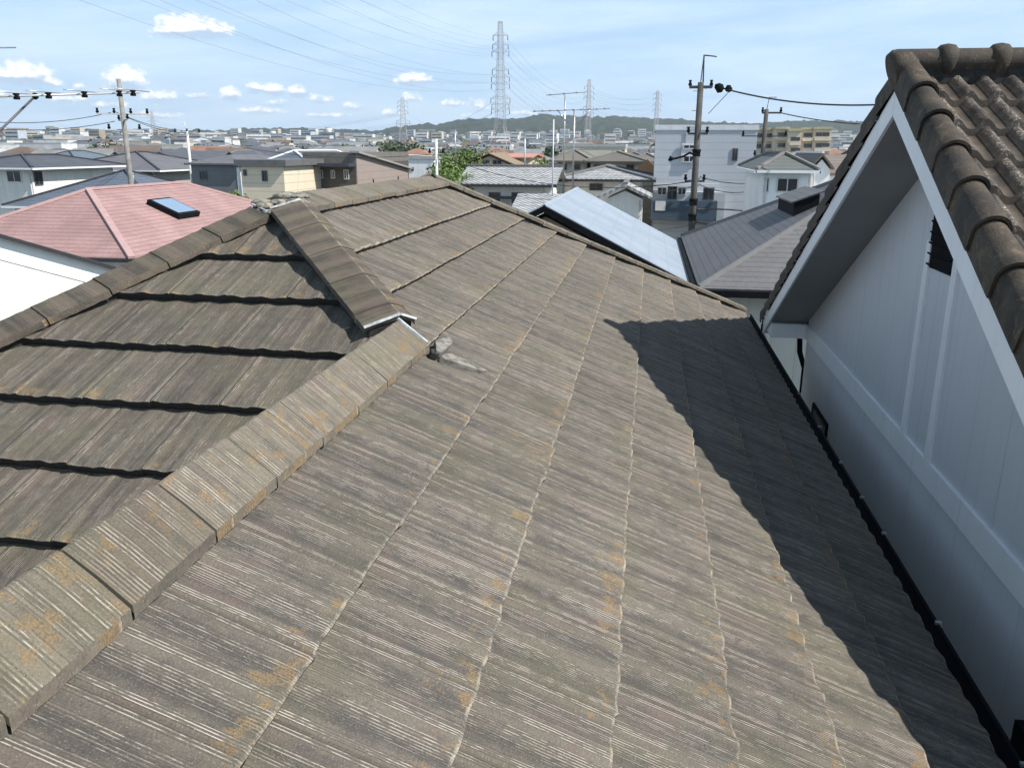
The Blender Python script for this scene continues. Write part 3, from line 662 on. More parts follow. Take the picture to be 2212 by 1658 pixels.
def roofmesh(x0, x1, y0, y1, ze, rise, kind, over=.45, th=.12, ridge_in=None):
    """solid roof: hip / gable_x (ridge along x) / gable_y / flat / shed_x+ (falls to +x) / shed_y..."""
    X0, X1, Y0, Y1 = x0-over, x1+over, y0-over, y1+over; mb = MB(); a, b = ze, ze+th; T = ze+th+rise
    cx, cy = (X0+X1)/2, (Y0+Y1)/2; e = [Vector(p) for p in ((X0, Y0, b), (X1, Y0, b), (X1, Y1, b), (X0, Y1, b))]
    lo = [v-Vector((0, 0, th)) for v in e]
    if kind == 'flat':
        mb.box((X0, Y0, a), (X1, Y1, b+rise)); return mb, None
    if kind == 'hip':
        if (X1-X0) >= (Y1-Y0): h = (Y1-Y0)/2; r0, r1 = Vector((X0+h, cy, T)), Vector((X1-h, cy, T)); fs = [[e[0], e[1], r1, r0], [e[1], e[2], r1], [e[2], e[3], r0, r1], [e[3], e[0], r0]]
        else: h = (X1-X0)/2; r0, r1 = Vector((cx, Y0+h, T)), Vector((cx, Y1-h, T)); fs = [[e[0], e[1], r0], [e[1], e[2], r1, r0], [e[2], e[3], r1], [e[3], e[0], r0, r1]]
        edges = [(e[0], r0), (r0, r1), (e[2], r1)]+([(e[1], r1), (e[3], r0)] if (X1-X0) >= (Y1-Y0) else [(e[1], r0), (e[3], r1)])
    elif kind == 'gable_x':
        r0, r1 = Vector((X0, cy, T)), Vector((X1, cy, T)); fs = [[e[0], e[1], r1, r0], [e[2], e[3], r0, r1]]; edges = [(r0, r1)]
        for sx, q in ((0, (e[0], r0, e[3])), (1, (e[1], r1, e[2]))): 
            dn = Vector((0, 0, -th)); mb.quad([q[0]+dn, q[0], q[1], q[1]+dn]); mb.quad([q[1]+dn, q[1], q[2], q[2]+dn])
    elif kind == 'gable_y':
        r0, r1 = Vector((cx, Y0, T)), Vector((cx, Y1, T)); fs = [[e[1], e[2], r1, r0], [e[3], e[0], r0, r1]]; edges = [(r0, r1)]
        for q in ((e[0], r0, e[1]), (e[3], r1, e[2])):
            dn = Vector((0, 0, -th)); mb.quad([q[0]+dn, q[0], q[1], q[1]+dn]); mb.quad([q[1]+dn, q[1], q[2], q[2]+dn])
    elif kind in ('shed_x', 'shed_-x'):
        s = 1 if kind == 'shed_x' else 0; hi = Vector((0, 0, rise))
        f = [e[0]+hi*s, e[1]+hi*(1-s), e[2]+hi*(1-s), e[3]+hi*s]; mb.quad(f); dn = Vector((0, 0, -th)); mb.quad([p+dn for p in f][::-1])
        for i in range(4): mb.quad([f[i]+dn, f[(i+1) % 4]+dn, f[(i+1) % 4], f[i]])
        return mb, None
    elif kind in ('shed_y', 'shed_-y'):
        s = 1 if kind == 'shed_y' else 0; hi = Vector((0, 0, rise))
        f = [e[0]+hi*s, e[1]+hi*s, e[2]+hi*(1-s), e[3]+hi*(1-s)]; mb.quad(f); dn = Vector((0, 0, -th)); mb.quad([p+dn for p in f][::-1])
        for i in range(4): mb.quad([f[i]+dn, f[(i+1) % 4]+dn, f[(i+1) % 4], f[i]])
        return mb, None
    for f in fs: mb.quad(f)
    if kind == 'hip': mb.quad(lo[::-1])
    else:
        dn = Vector((0, 0, -th)); 
        for f in fs: mb.quad([p+dn for p in f][::-1])
    for i in range(4):
        if kind == 'hip' or (kind == 'gable_x' and i in (0, 2)) or (kind == 'gable_y' and i in (1, 3)): mb.quad([lo[i], lo[(i+1) % 4], e[(i+1) % 4], e[i]])
    return mb, edges
def hous(name, label, x0, x1, y0, y1, ze, rise, kind, wall, roof, over=.45, wins=(), th=.12, capm=None, gutter=None, group=None, zb=0., cap_w=.16, bands=(), cat='house', capup=.05):
    t = thing(name, ((x0+x1)/2, (y0+y1)/2, zb), label, cat, group)
    mb = MB(); e = .004
    if kind == 'gable_x': 
        k = rise*((y1-y0)/(y1-y0+2*over)); c = (y0+y1)/2; mb.prism([(x0, y0, zb), (x0, y1, zb), (x0, y1, ze), (x0, c, ze+k), (x0, y0, ze)], (x1-x0, 0, 0))
    elif kind == 'gable_y':
        k = rise*((x1-x0)/(x1-x0+2*over)); c = (x0+x1)/2; mb.prism([(x0, y0, zb), (x1, y0, zb), (x1, y0, ze), (c, y0, ze+k), (x0, y0, ze)], (0, y1-y0, 0))
    elif kind in ('shed_x', 'shed_-x'):
        a, b = (ze+rise, ze) if kind == 'shed_x' else (ze, ze+rise); mb.prism([(x0, y0, zb), (x1, y0, zb), (x1, y0, b), (x0, y0, a)], (0, y1-y0, 0))
    elif kind in ('shed_y', 'shed_-y'):
        a, b = (ze+rise, ze) if kind == 'shed_y' else (ze, ze+rise); mb.prism([(x0, y0, zb), (x0, y1, zb), (x0, y1, b), (x0, y0, a)], (x1-x0, 0, 0))
    else: mb.box((x0, y0, zb), (x1, y1, ze))
    sub(mb, 'wall', wall, t)
    for (bm, a, b) in bands: q = MB(); q.box(a, b); sub(q, 'trim', bm, t)
    mb, edges = roofmesh(x0, x1, y0, y1, ze, rise, kind, over, th); rf = sub(mb, 'roof', roof, t)
    if capm and edges:
        mb = MB()
        for a, b in edges: mb.beam(a+Vector((0, 0, capup)), b+Vector((0, 0, capup)), cap_w, .09)
        sub(mb, 'ridge_cap', capm, rf)
    if gutter:
        mb = MB(); g = .05
        if kind in ('hip', 'gable_x', 'shed_y', 'shed_-y', 'flat'): mb.box((x0-over-g, y0-over-.10, ze-.02), (x1+over+g, y0-over-.003, ze+th*.8))
        if kind in ('hip', 'gable_y', 'shed_x', 'shed_-x', 'flat'):
            mb.box((x0-over-.10, y0-over-.1, ze-.03), (x0-over-.003, y1+over, ze+th*.7)); mb.box((x1+over+.003, y0-over-.1, ze-.03), (x1+over+.10, y1+over, ze+th*.7))
        sub(mb, 'gutter', gutter, rf)
    window_set(t, wins, x0, x1, y0)
    if y0 < 100 and y0 > 36 and kind != 'flat':
        mb = MB(); q = x1-.12 if x0 < 0 else x0+.12; mb.tube([(q, y0-over*.8, ze-.02), (q, y0-.06, ze-.35), (q, y0-.06, zb)], .04, 6); sub(mb, 'downpipe', M_framew, t)
        mb = MB(); mb.box((x0-.01, y0-.02, ze-2.72), (x1+.01, y0-.003, ze-2.60)); sub(mb, 'string_course', M_framew, t)
        if wins and (x1-x0) > 6: mb = MB(); c = (x0*.35+x1*.65); mb.box((c, y0-.32, ze-2.55), (c+.75, y0-.03, ze-1.98)); sub(mb, 'air_conditioner', M_framew, t)
    return t
def window_set(t, wins, x0, x1, y0):
    for wn in wins:
        side, a0, z0, a1, z1 = wn[:5]; fm = wn[5] if len(wn) > 5 else M_frame; gm = wn[6] if len(wn) > 6 else M_glass
        a0, a1 = min(a0, a1), max(a0, a1); z0, z1 = min(z0, z1), max(z0, z1)
        def bx(a, b, c, d, o0, o1):
            m = MB()
            if side == 'f': m.box((a, y0-o1, b), (c, y0-o0, d))
            elif side == 'l': m.box((x0-o1, a, b), (x0-o0, c, d))
            else: m.box((x1+o0, a, b), (x1+o1, c, d))
            return m
        f = .05; m = MB()
        for q in ((a0-f, z0-f, a0, z1+f), (a1, z0-f, a1+f, z1+f), (a0, z1, a1, z1+f), (a0, z0-f, a1, z0), ((a0+a1)/2-.02, z0, (a0+a1)/2+.02, z1)):
            k = bx(*q, .002, .06); n = len(m.v); m.v += k.v; m.f += [tuple(i+n for i in ff) for ff in k.f]; m.uv += k.uv; m.uv2 += k.uv2; m.sm += k.sm
        w_o = sub(m, 'window', fm, t); sub(bx(a0, z0, a1, z1, .004, .02), 'pane', gm, w_o)
def pxw(Y, *boxes, fm=None, gm=None, side='f'):
    out = []
    for (a, b, c, d) in boxes:
        p, q = P(a, b, Y), P(c, d, Y); r = [side, p.x, p.z, q.x, q.z]
        if fm or gm: r += [fm or M_frame, gm or M_glass]
        out.append(tuple(r))
    return out
def pxl(X, *boxes, side='r', fm=None):
    out = []
    for (a, b, c, d) in boxes:
        p, q = PX(a, b, X), PX(c, d, X); out.append((side, p.y, p.z, q.y, q.z, fm or M_frame))
    return out
def span(Y, a, b, py): p, q = P(a, py, Y), P(b, py, Y); return p.x, q.x, p.z

# pink hipped house with a roof window
M_pink = roof_mat('faded_pink_slate', (.335, .21, .20), .105, .14, .5)
p0 = P(191, 409, 30.0); rise = 2.0
xr, zr = p0.x, p0.z; y0r = 25.4; hw = 4.6
h = hous('pink_roof_house', 'pink hipped tile roof with a roof window, beyond the left hip of our roof', xr-hw+.5, xr+hw-.5, y0r+.5, 41.0, zr-rise-.12, rise, 'hip', W_('white', (.72, .72, .70)), M_pink, over=.5, capm=plain('pink_cap', (.42, .28, .27), .7, .06), gutter=M_grout, cap_w=.22, capup=.03)
# roof window on the slope facing right
s_ = rise/(hw+0.0); sk = thing('roof_window', (xr+1.2, 30, zr-.4), 'dark framed roof window reflecting sky on the pink roof', 'roof window'); 
def on_r(dx, y, h_=0): n = Vector((s_, 0, 1)).normalized(); return Vector((xr+dx, y, zr-.0-s_*dx))+n*h_
_n = Vector((s_, 0, 1)); _o = Vector((xr, 30, zr))
def on_pk(a, b): d = ray(a, b); q = CP+d*((_o-CP).dot(_n)/d.dot(_n)); return q.x-xr, q.y
c4 = [on_pk(*q) for q in ((322, 440), (371, 436), (421, 467), (381, 477))]
q0, q1 = (c4[0][0]+c4[1][0])/2, (c4[2][0]+c4[3][0])/2; ya, yb = (c4[0][1]+c4[3][1])/2, (c4[1][1]+c4[2][1])/2
mb = MB(); mb.prism([on_r(q0, ya), on_r(q1, ya), on_r(q1, yb), on_r(q0, yb)], on_r(0, 0, .22)-on_r(0, 0)); sub(mb, 'frame', M_black, sk)
mb = MB(); mb.prism([on_r(q0+.12, ya+.12, .222), on_r(q1-.12, ya+.12, .222), on_r(q1-.12, yb-.12, .222), on_r(q0+.12, yb-.12, .222)], on_r(0, 0, .02)-on_r(0, 0))
msk, n_, b_ = newmat('sky_reflecting_glass'); b_.inputs['Base Color'].default_value = (.9, .93, .97, 1); b_.inputs['Roughness'].default_value = .06; b_.inputs['Metallic'].default_value = 1.
sub(mb, 'pane', msk, sk)
# white annexe with a dark sloping roof edge
A_, B_ = P(-75, 484, 20.3), P(243, 574, 23.2); an = thing('white_annexe', (A_.x, 22, 0), 'sunlit white annexe wall with dark sloping roof edge, left of our roof', 'house')
dn = Vector((B_.x-A_.x, B_.y-A_.y, 0)).normalized(); bk = Vector((-dn.y, dn.x, 0))
def ann(l0, l1, h0, h1, o0, o1):      # strip parallel to the sloping top edge
    a, b = A_.lerp(B_, l0), A_.lerp(B_, l1); m = MB(); m.prism([a+Vector((0, 0, h0))+bk*o0, b+Vector((0, 0, h0))+bk*o0, b+Vector((0, 0, h1))+bk*o0, a+Vector((0, 0, h1))+bk*o0], bk*(o1-o0)); return m
mb = MB(); a0 = A_.copy(); b0 = B_.copy(); a0.z = b0.z = 0; mb.prism([a0, b0, B_-Vector((0, 0, .16)), A_-Vector((0, 0, .16))], bk*1.25); sub(mb, 'wall', siding_mat('cream_siding', (.86, .84, .76), .3, 2, .03, .01), an)
sub(ann(-.05, 1.01, -.12, .0, -.25, 1.3), 'roof', plain('dark_metal_edge', (.03, .03, .034), .5, .1), an)
sub(ann(-.02, 1., -.75, -.125, -.03, -.001), 'barge_board', plain('bright_white_board', (.9, .9, .9), .6, .02), an)
# slate-blue roof behind the pink one
x0, x1, z = span(44, -20, 300, 455)
hous('slate_roof_house', 'low hipped roof of blue-grey slates directly behind the pink roof', P(30, 440, 44).x, P(330, 440, 44).x, 44, 53, P(0, 447, 44).z, 1.9, 'hip', W_('beige', (.5, .47, .4)), roof_mat('blue_grey_slate', srgb(88, 98, 112), .14, .15), capm=M_grout, gutter=M_white)
# white house at left edge
Yh = 52
a, b, z = span(Yh, -90, 66, 364)
hous('white_corner_house', 'white house with a two-pane window and dark hipped roof, cut by the left edge', a, b, Yh, Yh+9, z, P(-10, 338, Yh+4).z-z, 'hip', W_('offwhite', (.72, .71, .67)), roof_mat('charcoal_slate', srgb(80, 84, 92), .13, .15), over=.7, wins=pxw(Yh, (15, 370, 47, 392), fm=M_framew)+pxl(b, (72, 372, 92, 398)), capm=M_grout, gutter=M_white)
# wide grey hipped house
Yh = 66; a, b, z = span(Yh, 118, 338, 368)
hous('wide_grey_roof_house', 'wide grey hipped roof over a long dark strip window, white eaves board', a, b, Yh, Yh+11, z, P(220, 331, Yh+5.5).z-z, 'hip', W_('greybeige', (.33, .31, .28)), roof_mat('grey_slate', srgb(104, 104, 108), .13, .12), over=.7, wins=pxw(Yh, (142, 373, 230, 383), (262, 373, 330, 384)), capm=M_grout, gutter=M_white)
Yh = 92; a, b, z = span(Yh, 40, 170, 358)
hous('blue_roof_house', 'steel-blue hipped roof rising behind the wide grey one', a, b, Yh, Yh+11, z, P(120, 328, Yh+5.5).z-z, 'hip', W_('tan', (.42, .38, .32)), roof_mat('steel_blue_slate', srgb(96, 110, 124), .13, .12), over=.6, capm=M_grout)
# shed-roofed house with navy panel
Yh = 74; a, b, z = span(Yh, 300, 408, 357)
hous('navy_panel_house', 'beige and navy house under a broad dark gabled roof, right of the concrete pole', a, b, Yh, Yh+9, z, P(355, 331, Yh).z-z, 'gable_y', W_('beige', (.5, .47, .4)), roof_mat('charcoal_slate', srgb(80, 84, 92), .13, .15), over=.6,
     wins=pxw(Yh, (353, 370, 361, 382)), bands=[(W_('navy', (.035, .05, .075)), (P(370, 360, Yh).x, Yh-.03, 0), (P(408, 360, Yh).x, Yh-.003, P(370, 358, Yh).z))])
# grey sided house with white corner
Yh = 58; a, b, z = span(Yh, 412, 522, 356)
hous('grey_sided_house', 'grey sided house with small window and bright white corner pillar', a, b, Yh, Yh+9, z, P(455, 337, Yh+4.5).z-z, 'hip', siding_mat('grey_siding', (.17, .18, .19), .35, 2, .03, .03), roof_mat('grey_slate', (0, 0, 0)), over=.35,
     wins=pxw(Yh, (432, 370, 447, 386)), bands=[(M_white, (P(511, 360, Yh).x, Yh-.04, 0), (P(525, 360, Yh).x, Yh-.003, P(515, 362, Yh).z))])
# cream house
Yh = 50; a, b, z = span(Yh, 520, 612, 358)
hous('cream_house', 'cream house with flat dark roof edge and one tall window above the ridge', a, b, Yh, Yh+7, z, .25, 'flat', siding_mat('cream_boards', (.68, .60, .46), .5, 2, .03, .03), plain('dark_flat_roof', (.12, .12, .125), .6, .1), over=.3, wins=pxw(Yh, (567, 370, 577, 390), (527, 368, 532, 378)))
# brown house block
Yh = 56; X_l, X_r, z = span(Yh, 655, 768, 352)
t = hous('brown_house', 'dark brown two-storey house with four narrow windows and pale sloping side wall', X_l, X_r, Yh, Yh+13, z, P(720, 333, Yh).z-z, 'flat', siding_mat('brown_boards', (.075, .068, .062), .4, 2, .03, .03), plain('brown_parapet', (.15, .135, .12), .7, .1), over=.02,
     wins=pxw(Yh, (666, 369, 672, 383), (690, 369, 697, 384), (716, 369, 723, 384), (744, 368, 753, 386), fm=M_framew))
mb = MB(); c_ = PX(880, 366, X_r+.03)
mb.prism([(X_r+.004, Yh, 0), (X_r+.004, c_.y, 0), (X_r+.004, c_.y, P(0, 0, 1).z*0+c_.z), (X_r+.004, Yh, P(768, 331, Yh).z)], (.08, 0, 0)); sub(mb, 'side_wall', siding_mat('taupe_boards', srgb(150, 137, 130), .5, 2, .03, .03), t)
mb = MB(); mb.prism([(X_r-.3, Yh-.3, P(768, 331, Yh).z+.02), (X_r-.3, c_.y+.3, c_.z+.02), (X_r+.4, c_.y+.3, c_.z+.02), (X_r+.4, Yh-.3, P(768, 331, Yh).z+.02)], (0, 0, .12)); sub(mb, 'roof', plain('grey_metal_roof', (.3, .29, .28), .5, .08), t)
mb = MB(); mb.box((P(655, 360, Yh).x, Yh-1.3, P(700, 360, Yh-1.3).z), (P(768, 360, Yh).x, Yh-.01, P(700, 352, Yh).z)); sub(mb, 'canopy', plain('navy_metal', (.04, .045, .06), .5, .1), t)
for yy in (Yh+3.3, Yh+9.5):
    mb = MB(); mb.beam((X_r+.12, yy, 1), (X_r+.12, yy, 5.5), .07); sub(mb, 'downpipe', M_black, t)
x0, x1, z = span(60, 602, 668, 352)
hous('blue_gable_house', 'blue-grey gabled roof tucked against the left of the brown house', x0, x1, 59, 70, z, P(640, 329, 63).z-z, 'hip', W_('offwhite', (.72, .71, .67)), roof_mat('blue_grey_slate', (0, 0, 0)), over=.5, wins=pxw(59, (618, 368, 632, 384)), capm=M_white)
# white flat building
Yh = 84; a, b, z = span(Yh, 864, 938, 344)
hous('white_flat_house', 'plain white flat-roofed block with two tiny windows, left of the tall white pole', a, b, Yh, Yh+9, z, .2, 'flat', W_('bright', (.85, .85, .85)), plain('light_flat_roof', (.4, .4, .4), .7, .1), over=.1, wins=pxw(Yh, (880, 362, 884, 368), (889, 362, 893, 368)))
# kawara house 1
Yh = 46; a, b, z = span(Yh, 1012, 1180, 401)
hous('silver_tile_house', 'long silver wave-tiled roof with shuttered window below, centre of the view', a, b, Yh, Yh+5.4, z, P(1090, 364, Yh+2.7).z-z, 'gable_x', W_('stucco', (.74, .70, .64)), M_kaw, over=.6, th=.14, capm=plain('ridge_kawara', (.16, .16, .16), .6, .1), gutter=M_grout, cap_w=.3,
     wins=pxw(Yh, (1058, 417, 1079, 438), (1107, 417, 1128, 438))+[('f', P(1083, 440, Yh).x, P(0, 438, Yh).z, P(1103, 440, Yh).x, P(0, 417, Yh).z, M_framew, plain('pale_shutter', (.45, .44, .42), .6, .05))],
     bands=[(M_grout, (P(1035, 400, Yh).x, Yh-.5, P(0, 414, Yh).z), (P(1152, 400, Yh).x, Yh-.003, P(0, 409, Yh).z)), (W_('bright', (.85, .85, .85)), (P(1178, 400, Yh).x, Yh-.06, 0), (P(1192, 400, Yh).x, Yh-.003, z))])
Yh = 40; a, b, z = span(Yh, 1110, 1190, 458)
hous('silver_lean_to', 'low strip of silver wave tiles peeping above the far hip', a, b, Yh, Yh+3, z-.3, .9, 'shed_-y', W_('stucco', (0, 0, 0)), M_kaw, over=.3)
# kawara house 2 with a small gable in front
Yh = 52; a, b, z = span(Yh, 1222, 1388, 390)
hous('grey_tile_house', 'hipped silver-grey tiled house right of the antenna mast', a, b, Yh, Yh+7.5, z, P(1300, 363, Yh+3.7).z-z, 'hip', W_('stucco', (0, 0, 0)), M_kaw, over=.7, th=.14, capm=plain('ridge_kawara', (0, 0, 0)), gutter=M_grout, cap_w=.3, wins=pxw(Yh, (1235, 410, 1250, 432), (1275, 398, 1300, 410)))
Yh = 44; a, b, z = span(Yh, 1312, 1388, 429)
hous('small_tile_gable', 'small dark wave-tiled gable standing before the hipped tile house', a, b, Yh, Yh+3, z, P(1350, 402, Yh).z-z, 'gable_y', W_('plaster', (.75, .74, .72)), M_kaw, over=.5, th=.12, capm=plain('ridge_kawara', (0, 0, 0)), cap_w=.25)
# beige gable house, pink-roofed annex, grey roofs
Yh = 74; a, b, z = span(Yh, 1003, 1087, 350)
hous('beige_gable_house', 'beige gable end with four dark windows below the big pylon', P(1003, 350, Yh).x, P(1112, 350, Yh).x, Yh, Yh+7, P(0, 352, Yh).z, P(0, 327, Yh).z-P(0, 352, Yh).z, 'gable_y', W_('beige2', (.56, .47, .35)), roof_mat('brown_slate', srgb(140, 122, 100), .13, .1), over=.4, th=.1, wins=pxw(Yh, (1040, 347, 1046, 359), (1050, 347, 1056, 359), (1066, 347, 1072, 359), (1076, 347, 1082, 359)))
Yh = 80; a, b, z = span(Yh, 1098, 1140, 342)
hous('salmon_roof_house', 'low house with salmon-pink roof beside the beige gable', a, b, Yh, Yh+8, z, P(0, 328, Yh+4).z-z, 'gable_x', W_('beige2', (0, 0, 0)), roof_mat('salmon_slate', srgb(190, 138, 122), .13, .08), over=.5)
for i, (Yh, a, b, pe, pr, c, lab) in enumerate([(66, 1276, 1384, 351, 331, srgb(108, 105, 100), 'hipped warm-grey roof above the antenna mast'), (72, 1370, 1420, 352, 334, srgb(115, 112, 108), 'grey hipped roof half hidden by the blue-grey building'),
        (68, 1203, 1268, 350, 326, srgb(120, 114, 106), 'grey gabled roof with cream walls left of the mast'), (84, 1330, 1402, 348, 332, srgb(100, 98, 96), 'dark grey hip roof with cream wall beside the green trees')]):
    x0, x1, z = span(Yh, a, b, pe)
    hous('grey_roof_house', lab, x0, x1, Yh, Yh+8, z, P((a+b)/2, pr, Yh+4).z-z, 'hip', W_('cream2', (.6, .55, .45)), roof_mat('warm_grey_slate%s' % ' abcd'[i+1], c, .13, .1), over=.5, wins=pxw(Yh, (a+8, pe+6, a+20, pe+16), (b-30, pe+6, b-16, pe+15)), capm=plain('dull_cap', (.2, .19, .18), .8, .1), group='grey hipped roofs in the middle distance')
Yh = 62; x0, x1, z = span(Yh, 1381, 1413, 376)
hous('orange_roof_house', 'little terracotta roof squeezed beside the blue-grey building', x0, x1, Yh, Yh+4, z, .9, 'hip', W_('beige2', (0, 0, 0)), roof_mat('terracotta', srgb(176, 130, 92), .13, .1), over=.4)
Yh = 120; x0, x1, z = span(Yh, 1215, 1350, 322)
hous('long_cream_block', 'long flat cream building behind the grey roofs', x0, x1, Yh, Yh+10, z+.3, .3, 'flat', W_('cream2', (0, 0, 0)), plain('light_flat_roof', (0, 0, 0)), over=.1, cat='building')
# pale blue standing-seam roof just beyond our far hip
Yh = 16.0; ap = P(1173, 444, Yh); lowr = P(1486, 612, Yh); far_ap = None
m, ntp, bp = newmat('pale_blue_metal'); tcp = ntp.new('ShaderNodeTexCoord').outputs['Object']; xx_, yy_, zz_ = ntp.sep(tcp)
nn1 = ntp.noise(tcp, 1.2, 5, .6); mpn = ntp.new('ShaderNodeMapping'); ntp.l.new(tcp, mpn.inputs[0]); mpn.inputs['Scale'].default_value = (1.2, 22, 1.2); nn2 = ntp.noise(mpn.outputs[0], 1., 4, .6)
rib = ntp.m('LESS_THAN', ntp.m('FRACT', ntp.m('DIVIDE', ntp.m('ADD', yy_, 50.), .30)), .12); row = ntp.m('LESS_THAN', ntp.m('FRACT', ntp.m('DIVIDE', ntp.m('ADD', zz_, 50.), .2)), .09)
cpb = ntp.mix(ntp.step(nn1, .3, .7), (.215, .26, .315), (.295, .34, .40)); cpb = ntp.mix(ntp.m('MULTIPLY', ntp.step(nn2, .4, .7), .5), cpb, (.40, .44, .50)); cpb = ntp.mix(ntp.m('MULTIPLY', rib, .6), cpb, (.2, .26, .34)); cpb = ntp.mix(ntp.m('MULTIPLY', row, .5), cpb, (.22, .27, .34))
ntp.l.new(cpb, bp.inputs['Base Color']); bp.inputs['Roughness'].default_value = .5; ntp.l.new(ntp.bump(ntp.m('ADD', rib, nn2), .01), bp.inputs['Normal']); M_pb = m
hwid = lowr.x-ap.x; rise_m = ap.z-lowr.z; Lr = P(1270, 405, 1).z-HC; Yf = (ap.z-HC)/Lr
t = hous('pale_metal_roof_house', 'pale blue metal gabled roof with thick black barge edge, just beyond our far hip', ap.x-hwid+.25, lowr.x-.25, Yh+.45, Yf-.2, lowr.z-.12, rise_m, 'gable_y', plain('ochre_stucco', (.42, .34, .24), .9, .15, 1.), M_pb, over=.25, th=.12, capm=plain('pale_metal_cap', (.38, .42, .48), .5, .05), cap_w=.05, capup=-.03)
for s in (1, -1):
    mb = MB(); xe = ap.x+s*hwid
    mb.prism([(ap.x, Yh+.10, ap.z-.14), (ap.x, Yh+.10, ap.z-.015), (xe, Yh+.10, lowr.z-.015), (xe, Yh+.10, lowr.z-.15)], (0, .14, 0)); sub(mb, 'barge_board', M_black, t)
mb = MB(); mb.box((lowr.x, Yh+.1, lowr.z-.14), (lowr.x+.09, Yf, lowr.z-.01)); sub(mb, 'gutter', M_grout, t)
# dark grey hip roof at right with a box ridge vent
Yh = 15.0; c0 = P(1510, 622, Yh); w2 = 4.6; riseg = 2.3
M_dg = roof_mat('dark_grey_slate', (.135, .135, .142), .072, .08, .5)
t = hous('dark_grey_roof_house', 'dark grey hipped slate roof with black box ridge vent, cream wall below', c0.x+.5, c0.x+2*w2-.5, Yh+.5, Yh+2*w2-.5, c0.z-.12, riseg, 'hip', siding_mat('cream_siding_b', (.70, .68, .62), .45, 0, .03, .008), M_dg, over=.5, capm=plain('dark_grey_cap', (.17, .17, .17), .7, .06), cap_w=.05, gutter=M_black, capup=.02)
_n = Vector((-.495, 0, 1)); _d = ray(1718, 452); cv = CP+_d*((c0-CP).dot(_n)/_d.dot(_n))+Vector((0, 0, .05))
mb = MB(); mb.prism([(cv.x-.2, cv.y-1.0, cv.z-.12), (cv.x+.3, cv.y-1.0, cv.z+.1), (cv.x+.3, cv.y-1.0, cv.z+.34), (cv.x-.2, cv.y-1.0, cv.z+.14)], (0, 2.2, 0)); sub(mb, 'ridge_vent', M_black, t)
mb = MB(); mb.prism([(cv.x-.26, cv.y-1.05, cv.z+.14), (cv.x+.38, cv.y-1.05, cv.z+.38), (cv.x+.38, cv.y-1.05, cv.z+.41), (cv.x-.26, cv.y-1.05, cv.z+.17)], (0, 2.3, 0)); sub(mb, 'vent_lid', M_dg, t)
# blue-grey three-storey block
Yh = 55.0; M_bg = siding_mat('blue_grey_siding', (.46, .49, .525), .45, 2, .03, .03); M_bgd = plain('navy_balcony', srgb(66, 82, 98), .8, .1, 1.)
xl, xr_, zt = span(Yh, 1417, 1637, 281); zm = P(0, 445, Yh).z
t = hous('blue_grey_house', 'three-storey blue-grey house with navy balcony, behind the tall utility pole', xl, xr_, Yh, Yh+9, zt, .15, 'flat', M_bg, plain('white_parapet', (.62, .64, .66), .6, .05), over=.06, th=.16,
   wins=pxw(Yh, (1584, 322, 1591, 346)))
mb = MB(); q = P(1412, 450, Yh-1.1); q2 = P(1552, 620, Yh-1.1); mb.box((q.x, Yh-1.1, 0), (q2.x, Yh-.004, P(0, 397, Yh-1.1).z)); sub(mb, 'front_bay', M_bg, t)
Yb = Yh-1.1
window_set(t, pxw(Yb, (1444, 404, 1460, 429), (1521, 407, 1540, 430)), 0, 0, Yb)
window_set(t, pxw(Yb, (1422, 406, 1438, 420), (1466, 406, 1480, 420), fm=M_framew), 0, 0, Yb)
mb = MB(); a, b = P(1407, 433, Yb-.9), P(1547, 478, Yb-.9); mb.box((a.x, Yb-.9, b.z), (b.x, Yb-.8, a.z)); mb.box((a.x, Yb-.8, b.z), (b.x, Yb-.003, b.z+.12)); mb.box((a.x, Yb-.8, b.z), (a.x+.1, Yb-.003, a.z)); mb.box((b.x-.1, Yb-.8, b.z), (b.x, Yb-.003, a.z)); sub(mb, 'balcony', M_bgd, t)
mb = MB(); a, b = P(1416, 434, Yb-.9), P(1437, 455, Yb-.9); mb.box((a.x, Yb-.93, b.z), (b.x, Yb-.903, a.z)); sub(mb, 'notice_panel', M_framew, t)
for (pa_, pb_) in ((1416, 1496), (1515, 1552)):
    a, b = P(pa_, 396, Yb), P(pb_, 401, Yb); mb = MB(); mb.box((a.x, Yb-.35, b.z), (b.x, Yb-.003, a.z)); sub(mb, 'eyebrow', M_framew, t)
mb = MB(); a, b = P(1483, 272, Yh), P(1513, 312, Yh); mb.box((a.x, Yh-.068, b.z), (b.x, Yh-.003, a.z)); sub(mb, 'chimney_duct', M_bg, t)
mb = MB(); a, b = P(1473, 309, Yh-.5), P(1506, 352, Yh-.5); mb.box((a.x, Yh-.14, b.z), (b.x, Yh-.07, a.z)); sub(mb, 'white_bay', plain('pale_bay', (.55, .57, .58), .7, .06), t)
window_set(t, pxw(Yh-.14, (1478, 338, 1500, 349), (1478, 314, 1500, 320), fm=M_framew), 0, 0, Yh-.14)
